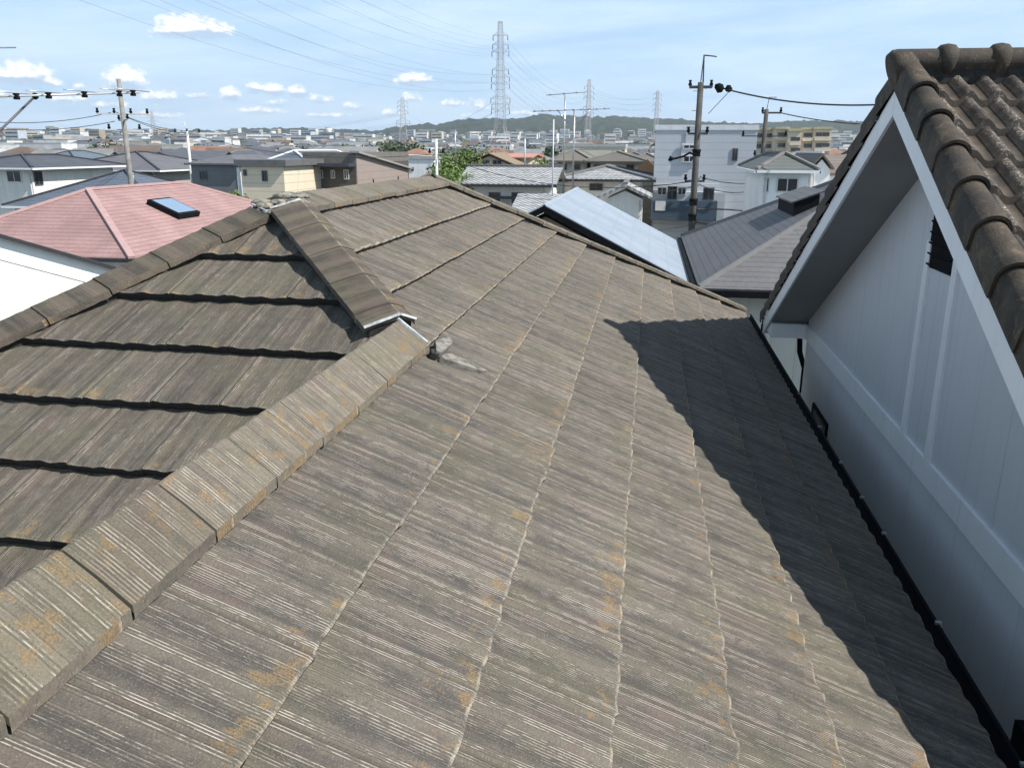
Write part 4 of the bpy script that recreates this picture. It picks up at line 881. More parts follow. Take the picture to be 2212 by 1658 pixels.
# beige apartment block
M_ap = plain('beige_render', (.60, .50, .38), .85, .05, .5, streak=True)
Yh = 150.0; xl, xr_, zt = span(Yh, 1646, 1797, 282); zb_ = 0
ws = pxw(Yh, *[(1777+dx, y, 1791+dx, y+7) for dx in () for y in ()])
t = thing('apartment_block', (xl, Yh, 0), 'beige four-storey apartment block with stepped facade, right of the second utility pole', 'building')
steps = [(1617, 1650, 281, 6.), (1650, 1676, 281, 4.), (1682-6, 1704, 279, 0.), (1704, 1732, 283, -2.5), (1732, 1758, 280, -1.), (1758, 1797, 279, -1.5)]
for i, (a, b, top, dy) in enumerate(steps):
    pA, pB = P(a, top, Yh+dy), P(b, top, Yh+dy); mb = MB(); mb.box((pA.x+.01, Yh+dy, 0), (pB.x, Yh+10, pA.z)); sub(mb, 'wall', M_ap, t)
    mb = MB(); mb.box((pA.x-.1, Yh+dy-.3, pA.z), (pB.x+.1, Yh+10.3, pA.z+.35)); sub(mb, 'parapet', plain('apartment_parapet', (.45, .42, .27), .8, .1), t)
    nr = 4
    for f in range(nr):
        y0_ = top+8+f*23+(6 if i == 3 else 0)
        if i == 5: bx_ = [(a+5, a+17), (a+20, a+33)]
        else: bx_ = [(a+5, b-5)]
        for (u0, u1) in bx_: window_set(t, pxw(Yh+dy, (u0, y0_, u1, y0_+7)), 0, 0, Yh+dy)
        pA2 = P(a+2, y0_+10, Yh+dy-.6); pB2 = P(b-2, y0_+17, Yh+dy-.6); mb = MB(); mb.box((pA2.x, Yh+dy-.6, pB2.z), (pB2.x, Yh+dy-.004, pA2.z)); sub(mb, 'balcony', plain('pale_balcony', (.65, .57, .46), .8, .04), t)
# white house with grey hip roof and white gable dormer house, far right
Yh = 38; xl, xr_, z = span(Yh, 1650, 1748, 372)
hous('white_side_house', 'white house with green-grey hipped roof between the second pole and our neighbour', xl, xr_, Yh, Yh+7, z, P(1675, 336, Yh+3.5).z-z, 'hip', W_('bright', (0, 0, 0)), roof_mat('green_grey_slate', srgb(100, 106, 104), .13, .1), over=.35, wins=pxw(Yh, (1681, 386, 1720, 413), (1653, 386, 1658, 413), fm=M_framew), capm=plain('dull_cap', (0, 0, 0)), gutter=M_white)
Yh = 41; xl, xr_, z = span(Yh, 1747, 1790, 367)
t = hous('steep_gable_house', 'white steep-gabled house with brown roof beside the neighbour barge board', P(1749, 410, Yh).x, P(1789, 410, Yh).x, Yh, Yh+7, z, P(0, 327, Yh).z-z, 'gable_y', W_('bright', (0, 0, 0)), roof_mat('taupe_slate', srgb(122, 112, 104), .13, .1), over=.15, th=.1, capm=M_white, cap_w=.1)
hous('taupe_roof_house', 'brown-roofed wing running right from the steep white gable', P(1790, 410, Yh).x, P(1790, 410, Yh).x+9, Yh+2, Yh+8, z-.3, P(0, 329, Yh+5).z-z+.3, 'gable_x', W_('bright', (0, 0, 0)), roof_mat('taupe_slate', (0, 0, 0)), over=.3)
Yh = 60; xl, xr_, z = span(Yh, 1700, 1770, 372)
hous('far_brown_hip_house', 'dull brown hipped roof in front of the beige apartments', xl, xr_, Yh, Yh+8, z, P(1740, 348, Yh+4).z-z, 'hip', W_('bright', (0, 0, 0)), roof_mat('warm_grey_slate ', (.15, .14, .13), .13, .1), over=.5)
Yh = 70; xl, xr_, z = span(Yh, 1641, 1700, 345)
hous('far_blue_hip_house', 'blue-grey roofed house glimpsed behind the second utility pole', xl, xr_, Yh, Yh+8, z, P(1670, 330, Yh+4).z-z, 'hip', W_('offwhite', (0, 0, 0)), roof_mat('blue_grey_slate', (0, 0, 0)), over=.5)

# ------------------------------------------------------------------ poles, aerials, wires
def pole(name, label, px, pt, Y, r0, r1, mat, group='utility poles among the houses', extra=None, zt=None):
    b = P(px, pt, Y); H_ = b.z
    t = thing(name, (b.x, Y, 0), label, 'utility pole', group)
    mb = MB(); mb.tube([(b.x, Y, 0), (b.x, Y, H_)], [r0, r1], 12); sub(mb, 'pole', mat, t); return t, b.x, Y, H_
def arm(t, x, y, z, l, az_, ins=3, mat=None, w=.09):
    dx, dy = cos(az_)*l/2, sin(az_)*l/2; mb = MB(); mb.beam((x-dx, y-dy, z), (x+dx, y+dy, z), w); a = sub(mb, 'crossarm', mat or M_steel, t)
    for i in range(ins):
        f = -1+2*i/(ins-1) if ins > 1 else 0; f *= .93
        mb = MB(); q = Vector((x+dx*f, y+dy*f, z)); mb.tube([q+Vector((0, 0, .03)), q+Vector((0, 0, .1)), q+Vector((0, 0, .2)), q+Vector((0, 0, .3))], [.03, .09, .05, .07], 8); sub(mb, 'insulator', M_black, a)
def wire(a, b, sag, r, label='thin cable crossing between the poles', group='service cables between the poles', name='cable', mat=None, n=18, cat='cable'):
    a, b = Vector(a), Vector(b); mb = MB(); pts = []
    for i in range(n+1):
        t = i/n; p = a.lerp(b, t); p.z -= 4*sag*t*(1-t); pts.append(p)
    mb.tube(pts, r, 5); o = mb.build(name, mat or M_wire); tag(o, label, cat, group); return o
tA, ax, ay, ah = pole('utility_pole', 'thick bare concrete pole rising behind the pink roof', 256, 171, 42, .17, .11, M_conc)
arm(tA, ax, ay, ah-1.75, 2.6, .5, 4, w=.08); arm(tA, ax, ay, ah-2.55, 1.6, .5, 3, w=.07); arm(tA, ax, ay, ah-2.05, 1.2, -.6, 2, w=.07)
tB, bx_, by_, bh_ = pole('utility_pole', 'slim white pole above the grey sided house', 404, 284, 60, .14, .09, plain('pale_pole', (.6, .6, .6), .7, .08))
arm(tB, bx_, by_, bh_-.1, 2.0, .1, 3, w=.07); mb = MB(); mb.tube([(bx_, by_, bh_), (bx_-.2, by_, bh_+.7)], .03, 6); mb.tube([(bx_, by_, 4.6), (bx_+1., by_-.5, 4.75)], .035, 6); mb.tube([(bx_+.9, by_-.5, 4.72), (bx_+1.5, by_-.8, 4.8)], [.08, .12], 8); sub(mb, 'street_lamp', M_framew, tB)
tE, ex, ey, eh = pole('utility_pole', 'tall slim white pole behind the ridge apex, beside green trees', 942, 300, 46, .10, .075, plain('pale_pole', (0, 0, 0)))
arm(tE, ex, ey, eh-.8, .8, .2, 2, w=.05)
# tall dark pole in front of the blue-grey building
tC, cx_, cy_, ch = pole('utility_pole', 'tallest dark pole with hooded bracket, in front of the blue-grey house', 1514, 178, 40, .17, .13, M_darkpole)
mb = MB(); mb.tube([(cx_-.03, cy_, ch-.4), (cx_+.06, cy_, ch+1.15)], .025, 6); mb.tube([(cx_+.1, cy_, ch-.1), (cx_+.07, cy_, ch+1.15)], .035, 6); mb.tube([(cx_+.07, cy_, ch+1.13), (cx_+.55, cy_, ch+1.08), (cx_+.62, cy_, ch+1.05)], .03, 6); sub(mb, 'overhead_bracket', M_darkpole, tC)
arm(tC, cx_, cy_, ch-.2, 1.0, 0, 2, M_darkpole, .12); arm(tC, cx_, cy_, ch-2.2, .9, 0, 2, M_darkpole); arm(tC, cx_, cy_, ch-4.3, .9, 0, 3, M_darkpole, .08)
for dz, l_ in ((-3.0, .6), (-5.2, .5), (-5.9, .55)):
    mb = MB(); mb.box((cx_-.18, cy_-.2, ch+dz-.2), (cx_+.17, cy_-.19, ch+dz)); mb.tube([(cx_, cy_, ch+dz), (cx_, cy_, ch+dz+.12)], .2, 12); sub(mb, 'pole_band', M_black, tC)
for i in range(22):
    if i % 2: continue
    z_ = 1.8+i*.42; mb = MB(); mb.tube([(cx_-.32, cy_, z_), (cx_-.13, cy_, z_)], .014, 5); sub(mb, 'step_bolt', M_metal, tC)
mb = MB()
for dxp, r_ in ((.55, .0), (1.6, .17), (2.5, .15)):
    pass
ib = P(1556, 190, cy_); 
mb.tube([(cx_+.2, cy_, ch-.25), P(1540, 187, cy_)], .035, 6)
mb.tube([P(1544, 186, cy_), P(1550, 187, cy_), P(1556, 192, cy_), P(1562, 195, cy_)], [.08, .17, .22, .1], 10)
mb.tube([P(1568, 188, cy_), P(1573, 191, cy_), P(1580, 196, cy_)], [.1, .17, .09], 10); sub(mb, 'insulator', M_black, tC)
wire(P(1562, 191, cy_), P(1905, 226, cy_-4), .25, .035, 'thick overhead cable running right from the tallest dark pole')
wire(P(1576, 197, cy_), P(1530, 246, cy_), .0, .015, 'thin stay dropping back to the tallest dark pole')
tD, dx_, dy_, dh = pole('utility_pole', 'second dark pole between the blue-grey house and the apartments', 1656, 236, 52, .16, .12, M_darkpole)
mb = MB(); mb.tube([(dx_, dy_, dh-.1), (dx_+.1, dy_, dh+.65), (dx_+.5, dy_, dh+.65)], .03, 6); sub(mb, 'overhead_bracket', M_darkpole, tD)
arm(tD, dx_+.3, dy_, dh-.2, 1.1, 0, 2, M_darkpole, .1); arm(tD, dx_, dy_, dh-1.5, 2.6, .0, 3, M_darkpole, .06); arm(tD, dx_, dy_, dh-2.6, 1.0, 0, 2, M_darkpole, .08); arm(tD, dx_, dy_, dh-3.2, 1.0, 0, 2, M_darkpole, .08)
mb = MB(); mb.tube([P(1684, 345, dy_), P(1684, 356, dy_)], .2, 12); sub(mb, 'transformer', M_conc, tD)
wire((dx_+.8, dy_, dh-.2), P(1860, 268, 50), .1, .03, 'overhead cable running right from the second dark pole')
for i, (py1, py2, sg, lab) in enumerate([(382, 392, .2, 'upper slack cable'), (398, 404, .35, 'middle cable'), (452, 462, -.1, 'heavy cable at balcony height'), (480, 488, .1, 'lower cable')]):
    wire(P(1512-i*3, py1, 40), P(1648-i*3, py2, 51), sg, .022 if i < 2 else .035, lab+' from the tallest dark pole to the second dark pole')
    wire(P(1512-i*3, py1+3, 40), P(1405-i*3, py2+8, 47), .1, .02, lab+' leaving the tallest dark pole to the left')
    wire(P(1648-i*3, py2, 51), P(1790, py2+14, 40), .3, .02, lab+' leaving the second dark pole to the right')
mb = MB()
ca = P(1470, 342, 41); 
t = thing('cable_junction', (ca.x, ca.y, ca.z), 'black cable junction and coiled cable hung left of the tallest dark pole', 'cable')
mb.tube([P(1510, 338, 40), P(1490, 330, 40.5), P(1476, 338, 41), P(1452, 344, 41)], .05, 6); mb.tube([P(1446, 348, 41), P(1449, 341, 41), P(1454, 345, 41)], [.08, .12, .08], 8); sub(mb, 'closure', M_black, t)
mb = MB(); mb.box(P(1506, 346, 40), P(1494, 356, 40.4)); sub(mb, 'box', M_framew, t)
for i, (a, b, y_) in enumerate([((252, 243), (404, 282), 0), ((262, 248), (404, 287), 0), ((240, 243), (-40, 262), 0), ((248, 262), (-40, 276), 0)]):
    e_ = P(b[0], b[1], 60 if b[0] > 300 else 38); wire(P(a[0], a[1], 42), e_, .25, .018, 'thin cable between the bare concrete pole and %s' % ('the slim white pole' if b[0] > 300 else 'the left edge'), None if i > 9 else 'service cables between the poles')
wire((ex, ey, eh-.8), (bx_, by_, bh_-.1), .8, .016, 'long thin cable from the apex pole to the slim white pole')
wire((ex, ey, eh-.8), (cx_, cy_, ch-4.3), .9, .018, 'long thin cable from the apex pole to the tallest dark pole')
# thin aerial masts and antennas
def aerial(name, label, px, p_top, p_bot, Y, elems, r=.02, boom=None, mast_r=.022, mat=None):
    a, b = P(px, p_top, Y), P(px, p_bot, Y); t = thing(name, (a.x, Y, b.z), label, 'antenna'); mat = mat or M_metal
    mb = MB(); mb.tube([(a.x, Y, b.z), (a.x, Y, a.z)], mast_r, 8); sub(mb, 'mast', mat, t)
    for (x0_, y0_, x1_, y1_, n_, el_) in elems:
        p, q = P(x0_, y0_, Y), P(x1_, y1_, Y); mb = MB(); mb.tube([p, q], r*.8, 6); bo = sub(mb, 'boom', M_frame, t)
        for i in range(n_):
            c = p.lerp(q, (i+.3)/n_); mb = MB(); mb.tube([c-Vector((.0, el_/2, -.03)), c+Vector((0, el_/2, .03))], r*.5, 5); mb.box(c-Vector((.025, .025, .03)), c+Vector((.025, .025, .03))); sub(mb, 'element', M_frame, bo)
    return t
aerial('tv_antenna', 'tall aerial on the central mast with a short top boom', 1221, 200, 420, 44, [(1180, 206, 1266, 199, 3, .3)], r=.022, mast_r=.035)
aerial('tv_antenna', 'long horizontal aerial with many stubby elements crossing the big view centre', 1241, 236, 415, 42, [(1150, 241, 1318, 235, 10, .5)], r=.02, mast_r=.045)
for (a, b) in (((1205, 238), (1222, 262)), ((1274, 238), (1255, 262))):
    mb = MB(); mb.tube([P(*a, 42), P(*b, 42)], .03, 6); o = mb.build('antenna_stay', M_metal); tag(o, 'diagonal strut %s under the long horizontal aerial' % ('on the left' if a[0] < 1230 else 'on the right'), 'strut')
aerial('aerial_mast', 'thin white mast left of the twin aerials', 1196, 258, 430, 43, [], mast_r=.035, mat=M_framew)
aerial('aerial_mast', 'thin pale mast in front of the tall pylon', 1134, 300, 365, 60, [], mast_r=.05, mat=M_framew)
aerial('aerial_mast', 'thin grey mast beside the green trees', 983, 280, 360, 60, [], mast_r=.04, mat=M_metal)
aerial('tv_antenna', 'small stayed aerial on the blue-grey roof by the concrete pole', 287, 372, 396, 46, [(280, 374, 294, 374, 3, .3)], mast_r=.02, mat=M_framew)
# near aerial top left
p, q = P(-120, 212, 6.0), P(300, 200, 7.2); t = thing('near_tv_antenna', P(-60, 340, 6.), 'long yagi antenna boom close by at the upper left with black clamps', 'antenna')
mb = MB(); mb.tube([p, q], .0085, 8); bo = sub(mb, 'boom', plain('silver_boom', (.55, .55, .53), .35, .05, metal=.3), t)
for f in (22, 90, 170, 252, 362-0):
    fr_ = (f+120)/420 if f < 362 else .964; c = p.lerp(q, (f+120)/420 if f < 300 else .965)
    mb = MB(); mb.box(c-Vector((.016, .02, .028)), c+Vector((.016, .02, .022))); e = sub(mb, 'clamp', M_black, bo)
    mb = MB(); mb.tube([c+Vector((-.01, -.25, .022)), c+Vector((.01, .25, .022))], .004, 5); sub(mb, 'element', M_metal, bo)
c = P(76, 208, 6.6); mb = MB(); mb.tube([c, P(-70, 350, 6.1)], .0095, 8); sub(mb, 'mast', plain('dark_mast', (.08, .08, .085), .5, .1), t)
mb = MB(); lump(mb, c, .028, 3., (1, 1, 1)); sub(mb, 'joint', M_black, t)
p, q = P(-60, 104, 6.2), P(34, 103, 6.6); mb = MB(); mb.tube([p, q], .006, 6); sub(mb, 'element', M_metal, t)

# transmission towers -------------------------------------------------
def tower_meshes(h, base, top, arms, legs, r=.1):
    mb = MB(); lv = [0]; z = 0
    def half(z):
        if z < legs*h: return base/2+(top*1.25-base/2)*(z/(legs*h))**.8
        return top*1.25-(top*.75)*((z-legs*h)/(h*(1-legs)))
    while z < h-.5:
        z += max(2.2, half(z)*1.7); lv.append(min(z, h))
    for a, b in zip(lv, lv[1:]):
        ha, hb = half(a), half(b); ca = [Vector((sx*ha, sy*ha, a)) for sx, sy in ((-1, -1), (1, -1), (1, 1), (-1, 1))]; cb = [Vector((sx*hb, sy*hb, b)) for sx, sy in ((-1, -1), (1, -1), (1, 1), (-1, 1))]
        for i in range(4):
            mb.beam(ca[i], cb[i], r*1.5); mb.beam(ca[i], cb[(i+1) % 4], r*.8); mb.beam(ca[(i+1) % 4], cb[i], r*.8); mb.beam(cb[i], cb[(i+1) % 4], r)
    armm = []
    for (z, l) in arms:
        m = MB(); hz = half(z)
        for s in (-1, 1):
            for sy in (-1, 1): m.beam((s*hz, sy*hz, z), (s*l, 0, z+.3), r); m.beam((s*hz, sy*hz, z+1.4), (s*l, 0, z+.3), r*.8)
            for f in (.3, .6): 
                for sy in (-1, 1): x_ = s*(hz+(l-hz)*f); m.beam((x_, sy*hz*(1-f), z+.3*f), (x_, sy*hz*(1-f), z+1.4-1.1*f), r*.6)
            m.beam((-hz, hz, z), (hz, -hz, z), r*.6)
        armm.append(m)
    ins = []
    for (z, l) in arms:
        for s in (-1, 1):
            m = MB(); m.tube([(s*l, 0, z+.3), (s*l, 0, z-1.6)], .16, 6); ins.append(m)
    return mb, armm, ins
def tower(label, px, ptop, Y, h, arms_px, rot, w=1.9, base=11, legs=.36):
    b = P(px, ptop, Y); gz_ = b.z-h; 
    t = thing('transmission_tower', (b.x, Y, gz_), label, 'pylon', 'pylons marching across the town'); t.rotation_euler = (0, 0, rot)
    zs = [(P(px, a, Y).z-gz_, l) for a, l in arms_px]
    mb, am, ins = tower_meshes(h, base, w, zs, legs, .085*(Y/345)**.5)
    o = mb.build('lattice_frame', M_steel); o.parent = t
    arms_o = []
    for m in am: o = m.build('crossarm', M_steel); o.parent = t; arms_o.append(o)
    for i, m in enumerate(ins): o = m.build('insulator', M_cond); o.parent = arms_o[i//2]
    tips = []
    for z, l in zs:
        for s in (-1, 1): tips.append(Vector((b.x+cos(rot)*s*l, Y+sin(rot)*s*l, gz_+z-1.5)))
    tips.append(Vector((b.x, Y, b.z))); return t, tips
T1, tip1 = tower('tallest pylon with nine crossarms, centre skyline', 1081, 47, 345, 57, [(78, 3.0), (98, 3.2), (113, 3.5), (152, 3.4), (168, 3.7), (183, 3.8), (214, 4.), (227, 3.6), (238, 3.8)], -.1, 1.5, 14, .3)
T2, tip2 = tower('second pylon, reddish base, behind the twin aerials', 1273, 172, 620, 52, [(188, 3.3), (200, 3.6), (211, 3.6), (232, 3.8), (241, 3.8), (250, 3.8)], .35, 1.5, 8, .3)
T3, tip3 = tower('slender distant pylon just left of the blue-grey house', 1421, 195, 760, 52, [(203, 3.3), (214, 3.6), (226, 3.6), (238, 3.6)], .35, 1.5, 7, .3)
T4, tip4 = tower('grey pylon rising over the left end of the wooded hill', 869, 210, 640, 40, [(220, 3.5), (230, 4), (241, 4), (262, 5.), (268, 5.)], .2, 1.9, 8, .4)
T5, tip5 = tower('faint far pylon right of the bare concrete pole', 327, 240, 1150, 50, [(250, 6), (262, 8), (270, 6)], .2, 2.2, 11, .4)
def cond(a, b, sag, lab, r=.05): wire(a, b, sag, r, lab, 'high-voltage conductors', 'power_line', M_cond, 40, 'power line')
# conductors from the tall pylon to an unseen tower near us on the left
E0 = [(-560, 40), (-560, 52), (-560, 66), (-500, -60), (-500, -82), (-500, -105)]
for i, (pe, s) in enumerate([((-30, 36), 0), ((-30, 22), 0), ((-30, -12), 1), ((330, -40), 2), ((430, -30), 3), ((560, -30), 4)]):
    pass
near_tower = Vector((-95, 118, 0))
for i in range(12):
    lvl = i//2; s = i % 2; tp = tip1[i]
    e = near_tower+Vector((3*(1 if s else -1)*2.2, 5*(1 if s else -1), tp.z+6-1.5*lvl+6))
    cond(tp, e, 7.5, 'high conductor from the tallest pylon to the upper left', .022)
for i in range(0, 12):
    cond(tip1[i], tip2[i], 9, 'conductor descending from the tallest pylon to the second pylon', .03)
for i in range(0, 8):
    cond(tip2[i], tip3[i], 5, 'distant conductor between the second and the slender pylon', .05)
for i in range(4, 8):
    cond(tip4[i], tip1[12+(i % 6)], 8, 'low conductor from the hill pylon to the tallest pylon', .045)
    cond(tip4[i], tip5[i-2], 14, 'low conductor from the hill pylon to the faint far pylon', .06)

# ------------------------------------------------------------------ trees
def leafmat(name, c):
    if name in _mc: return _mc[name]
    m, nt, b = newmat(name); o = nt.new('ShaderNodeNewGeometry'); tc = nt.new('ShaderNodeTexCoord').outputs['Object']
    n = nt.noise(tc, .9, 3, .6); r = o.outputs['Random Per Island']
    cc = nt.mix(nt.step(n, .3, .7), tuple(k*.5 for k in c), c); cc = nt.mix(nt.m('MULTIPLY', r, .5), cc, tuple(min(1, k*1.9) for k in c)); nt.l.new(cc, b.inputs['Base Color']); b.inputs['Roughness'].default_value = .7
    _mc[name] = m; return m
M_bark = plain('bark', (.09, .07, .05), .9, .2, 6)
def tree(x, y, h, w, label, c=(.06, .10, .02), name='tree', zb=0., leaves=900, seed=0, group='trees between the houses', crown_from=.25, leaf=.35):
    rnd = random.Random(seed); t = thing(name, (x, y, zb), label, 'tree', group); mb = MB()
    mb.tube([(x, y, zb), (x+rnd.uniform(-.3, .3), y, zb+h*.45), (x+rnd.uniform(-.5, .5), y, zb+h*.8)], [w*.05+.06, w*.035+.04, .03], 8)
    for i in range(6):
        a = rnd.uniform(0, 2*pi); z0 = zb+h*rnd.uniform(.25, .6); mb.tube([(x, y, z0), (x+cos(a)*w*.2, y+sin(a)*w*.2, z0+h*.12), (x+cos(a)*w*.38, y+sin(a)*w*.38, z0+h*.22)], [.07, .05, .02], 6)
    sub(mb, 'trunk', M_bark, t)
    cl = []
    for i in range(16):
        a = rnd.uniform(0, 2*pi); rr_ = w/2*rnd.random()**.6*.75; zz = zb+h*(crown_from+(1-crown_from)*rnd.random()**.8*.86); f = 1-.5*abs((zz-zb)/h-.55)
        cl.append((Vector((x+cos(a)*rr_*f, y+sin(a)*rr_*f, zz)), w*rnd.uniform(.14, .26)))
    mb = MB()
    for i in range(leaves):
        c_, r_ = cl[rnd.randrange(len(cl))]; d = Vector((rnd.gauss(0, 1), rnd.gauss(0, 1), rnd.gauss(0, .8))).normalized()*r_*rnd.uniform(.6, 1.1); p = c_+d
        n = (d.normalized()+Vector((rnd.uniform(-.7, .7), rnd.uniform(-.7, .7), rnd.uniform(-.2, .9)))).normalized(); u = n.orthogonal().normalized(); v = n.cross(u); s = leaf*rnd.uniform(.6, 1.3); a = rnd.random()*6
        u, v = u*cos(a)+v*sin(a), v*cos(a)-u*sin(a)
        mb.quad([p+u*s*.5, p+v*s*.3, p-u*s*.5, p-v*s*.3])
    sub(mb, 'crown', leafmat('leaf_%d_%d' % (int(c[0]*1000), int(c[1]*1000)), c), t); return t
G1, G2, G3 = (.075, .12, .022), (.035, .06, .018), (.10, .16, .03)
def tpx(px, ptop, Y, w, label, c, seed, **k):
    p = P(px, ptop, Y); zb = ground_z(p.x, Y); return tree(p.x, Y, p.z-zb, w, label, c, zb=zb, seed=seed, **k)
tpx(975, 345, 50, 4.6, 'bright green bushy tree behind the ridge apex', G3, 1, leaves=5200, leaf=.2)
tpx(1003, 358, 47, 3.6, 'fresh green bush left of the long silver tiled roof', G3, 2, leaves=3600, leaf=.19)
tpx(990, 318, 88, 6.5, 'broad darker tree rising behind the bright green one', G1, 3, leaves=4200, leaf=.32)
tpx(1030, 321, 92, 7., 'mid-green tree behind the beige gable house', G1, 4, leaves=3600, leaf=.32)
tpx(955, 340, 74, 4., 'small tree beside the white flat-roofed block', G1, 5, leaves=900, leaf=.4)
tpx(514, 398, 47, 1.8, 'green shrub squeezed between the white corner pillar and the cream house', G3, 6, leaves=700, leaf=.22)
tpx(540, 404, 44, 1.9, 'low green shrub below the cream house', G1, 7, leaves=500, leaf=.22)
tpx(1203, 410, 43, 1.8, 'green shrub between the two silver tiled roofs', G3, 8, leaves=600, leaf=.22)
tpx(1370, 325, 105, 7, 'tree with yellowish top left of the blue-grey building', G3, 9, leaves=1200, leaf=.5)
tpx(1397, 330, 100, 6.5, 'darker green tree touching the blue-grey building', G1, 10, leaves=1200, leaf=.5)
tpx(1348, 328, 110, 5.5, 'small tree above the grey hipped roofs', G1, 11, leaves=900, leaf=.5)
for i, (px, pt, Y, w_) in enumerate([(1020, 330, 66, 4.5), (960, 362, 60, 3.5), (1385, 338, 90, 5), (1362, 336, 95, 5), (1175, 330, 98, 4), (1160, 340, 84, 3)]):
    tpx(px, pt, Y, w_, 'leafy garden tree tucked between mid-distance roofs', [G1, G3][i % 2], 60+i, leaves=1400, leaf=.3)
for i, (px, pt, Y, w_) in enumerate([(815, 308, 240, 12), (838, 309, 250, 12), (868, 307, 245, 13), (900, 309, 240, 12), (770, 312, 260, 10), (745, 311, 265, 10), (230, 311, 300, 12), (255, 312, 290, 12), (205, 313, 310, 11), (1200, 315, 220, 9), (440, 313, 330, 10), (330, 314, 330, 10), (1180, 318, 200, 8), (660, 316, 280, 10), (1150, 312, 260, 9)]):
    tpx(px, pt, Y, w_, 'dark round tree among the distant houses', G2, 20+i, leaves=420, leaf=1.1, group='round trees among the far houses')

# ------------------------------------------------------------------ the far town
rnd = random.Random(99); protos = {}
wallc = [('white', (.58, .59, .59)), ('cream', (.50, .46, .38)), ('grey', (.33, .34, .35)), ('tan', (.32, .26, .20)), ('pale_blue', (.42, .47, .52))]
roofc = [('slate', (.10, .11, .13)), ('brown', (.14, .10, .08)), ('grey', (.22, .22, .22)), ('orange', (.28, .15, .10)), ('light', (.42, .43, .44))]
def town_mats(k): return _mc.setdefault('tw_'+k, plain('town_wall_'+k, dict(wallc)[k], .85, .1, .3)), None
def shape(kind, wk, rk, sx, sy, h, rs):
    key = (kind, wk, rk, sx, sy, h)
    if key in protos: return protos[key]
    def mesh(mb, nm, mat): o = mb.build(nm, mat); me = o.data; bpy.data.objects.remove(o); return me
    wm = plain('town_wall_'+wk, dict(wallc)[wk], .85, .1, .3); rm = plain('town_roof_'+rk, dict(roofc)[rk], .8, .15, .3)
    mb = MB(); mb.box((-sx/2, -sy/2, -3), (sx/2, sy/2, h)); 
    if kind == 'gable_x':
        c = 0; mb.prism([(-sx/2, -sy/2, h), (-sx/2, sy/2, h), (-sx/2, 0, h+rs*.9)], (sx, 0, 0))
    wme = mesh(mb, 'wall', wm); rb, _e = roofmesh(-sx/2, sx/2, -sy/2, sy/2, h, rs, kind, .5 if kind != 'flat' else .05, .15); rme = mesh(rb, 'roof', rm)
    wb = MB(); fl = max(1, int(h/2.9)); nx = max(2, int(sx/2.7))
    for f in range(fl):
        for i in range(nx):
            x = -sx/2+sx*(i+.5)/nx; z = f*2.9+1.; wb.box((x-.65, -sy/2-.05, z), (x+.65, -sy/2-.002, z+1.2))
        for i in range(max(1, int(sy/3.5))):
            y = -sy/2+sy*(i+.5)/max(1, int(sy/3.5)); wb.box((sx/2+.002, y-.5, f*2.9+1.), (sx/2+.05, y+.5, f*2.9+2.2)); wb.box((-sx/2-.05, y-.5, f*2.9+1.), (-sx/2-.002, y+.5, f*2.9+2.2))
    gm = plain('town_window', (.05, .06, .07), .3, .1); wi = mesh(wb, 'window_row', gm)
    protos[key] = (wme, rme, wi); return protos[key]
used = []; cells = []
for r in [125, 142, 160, 180, 203, 228, 256, 288, 322, 360, 402, 450, 500, 556, 616, 680, 750, 826, 908, 996, 1090, 1190, 1290, 1390]:
    stepa = 13./r if r < 400 else (14.5/r if r < 800 else 17./r); a = YAW-.60
    while a < YAW+.60:
        aa = a+rnd.uniform(-.25, .25)*stepa; r2 = r*(1+rnd.uniform(-.04, .04)); cells.append((r2, aa)); a += stepa*rnd.uniform(.9, 1.5)
stuffV = []; count = 0
labs = {'flat': 'flat-roofed block', 'hip': 'hip-roofed house', 'gable_x': 'gabled house'}
random.Random(3).shuffle(cells); cells.sort(key=lambda c: c[0])
massw = {}; massr = MB()
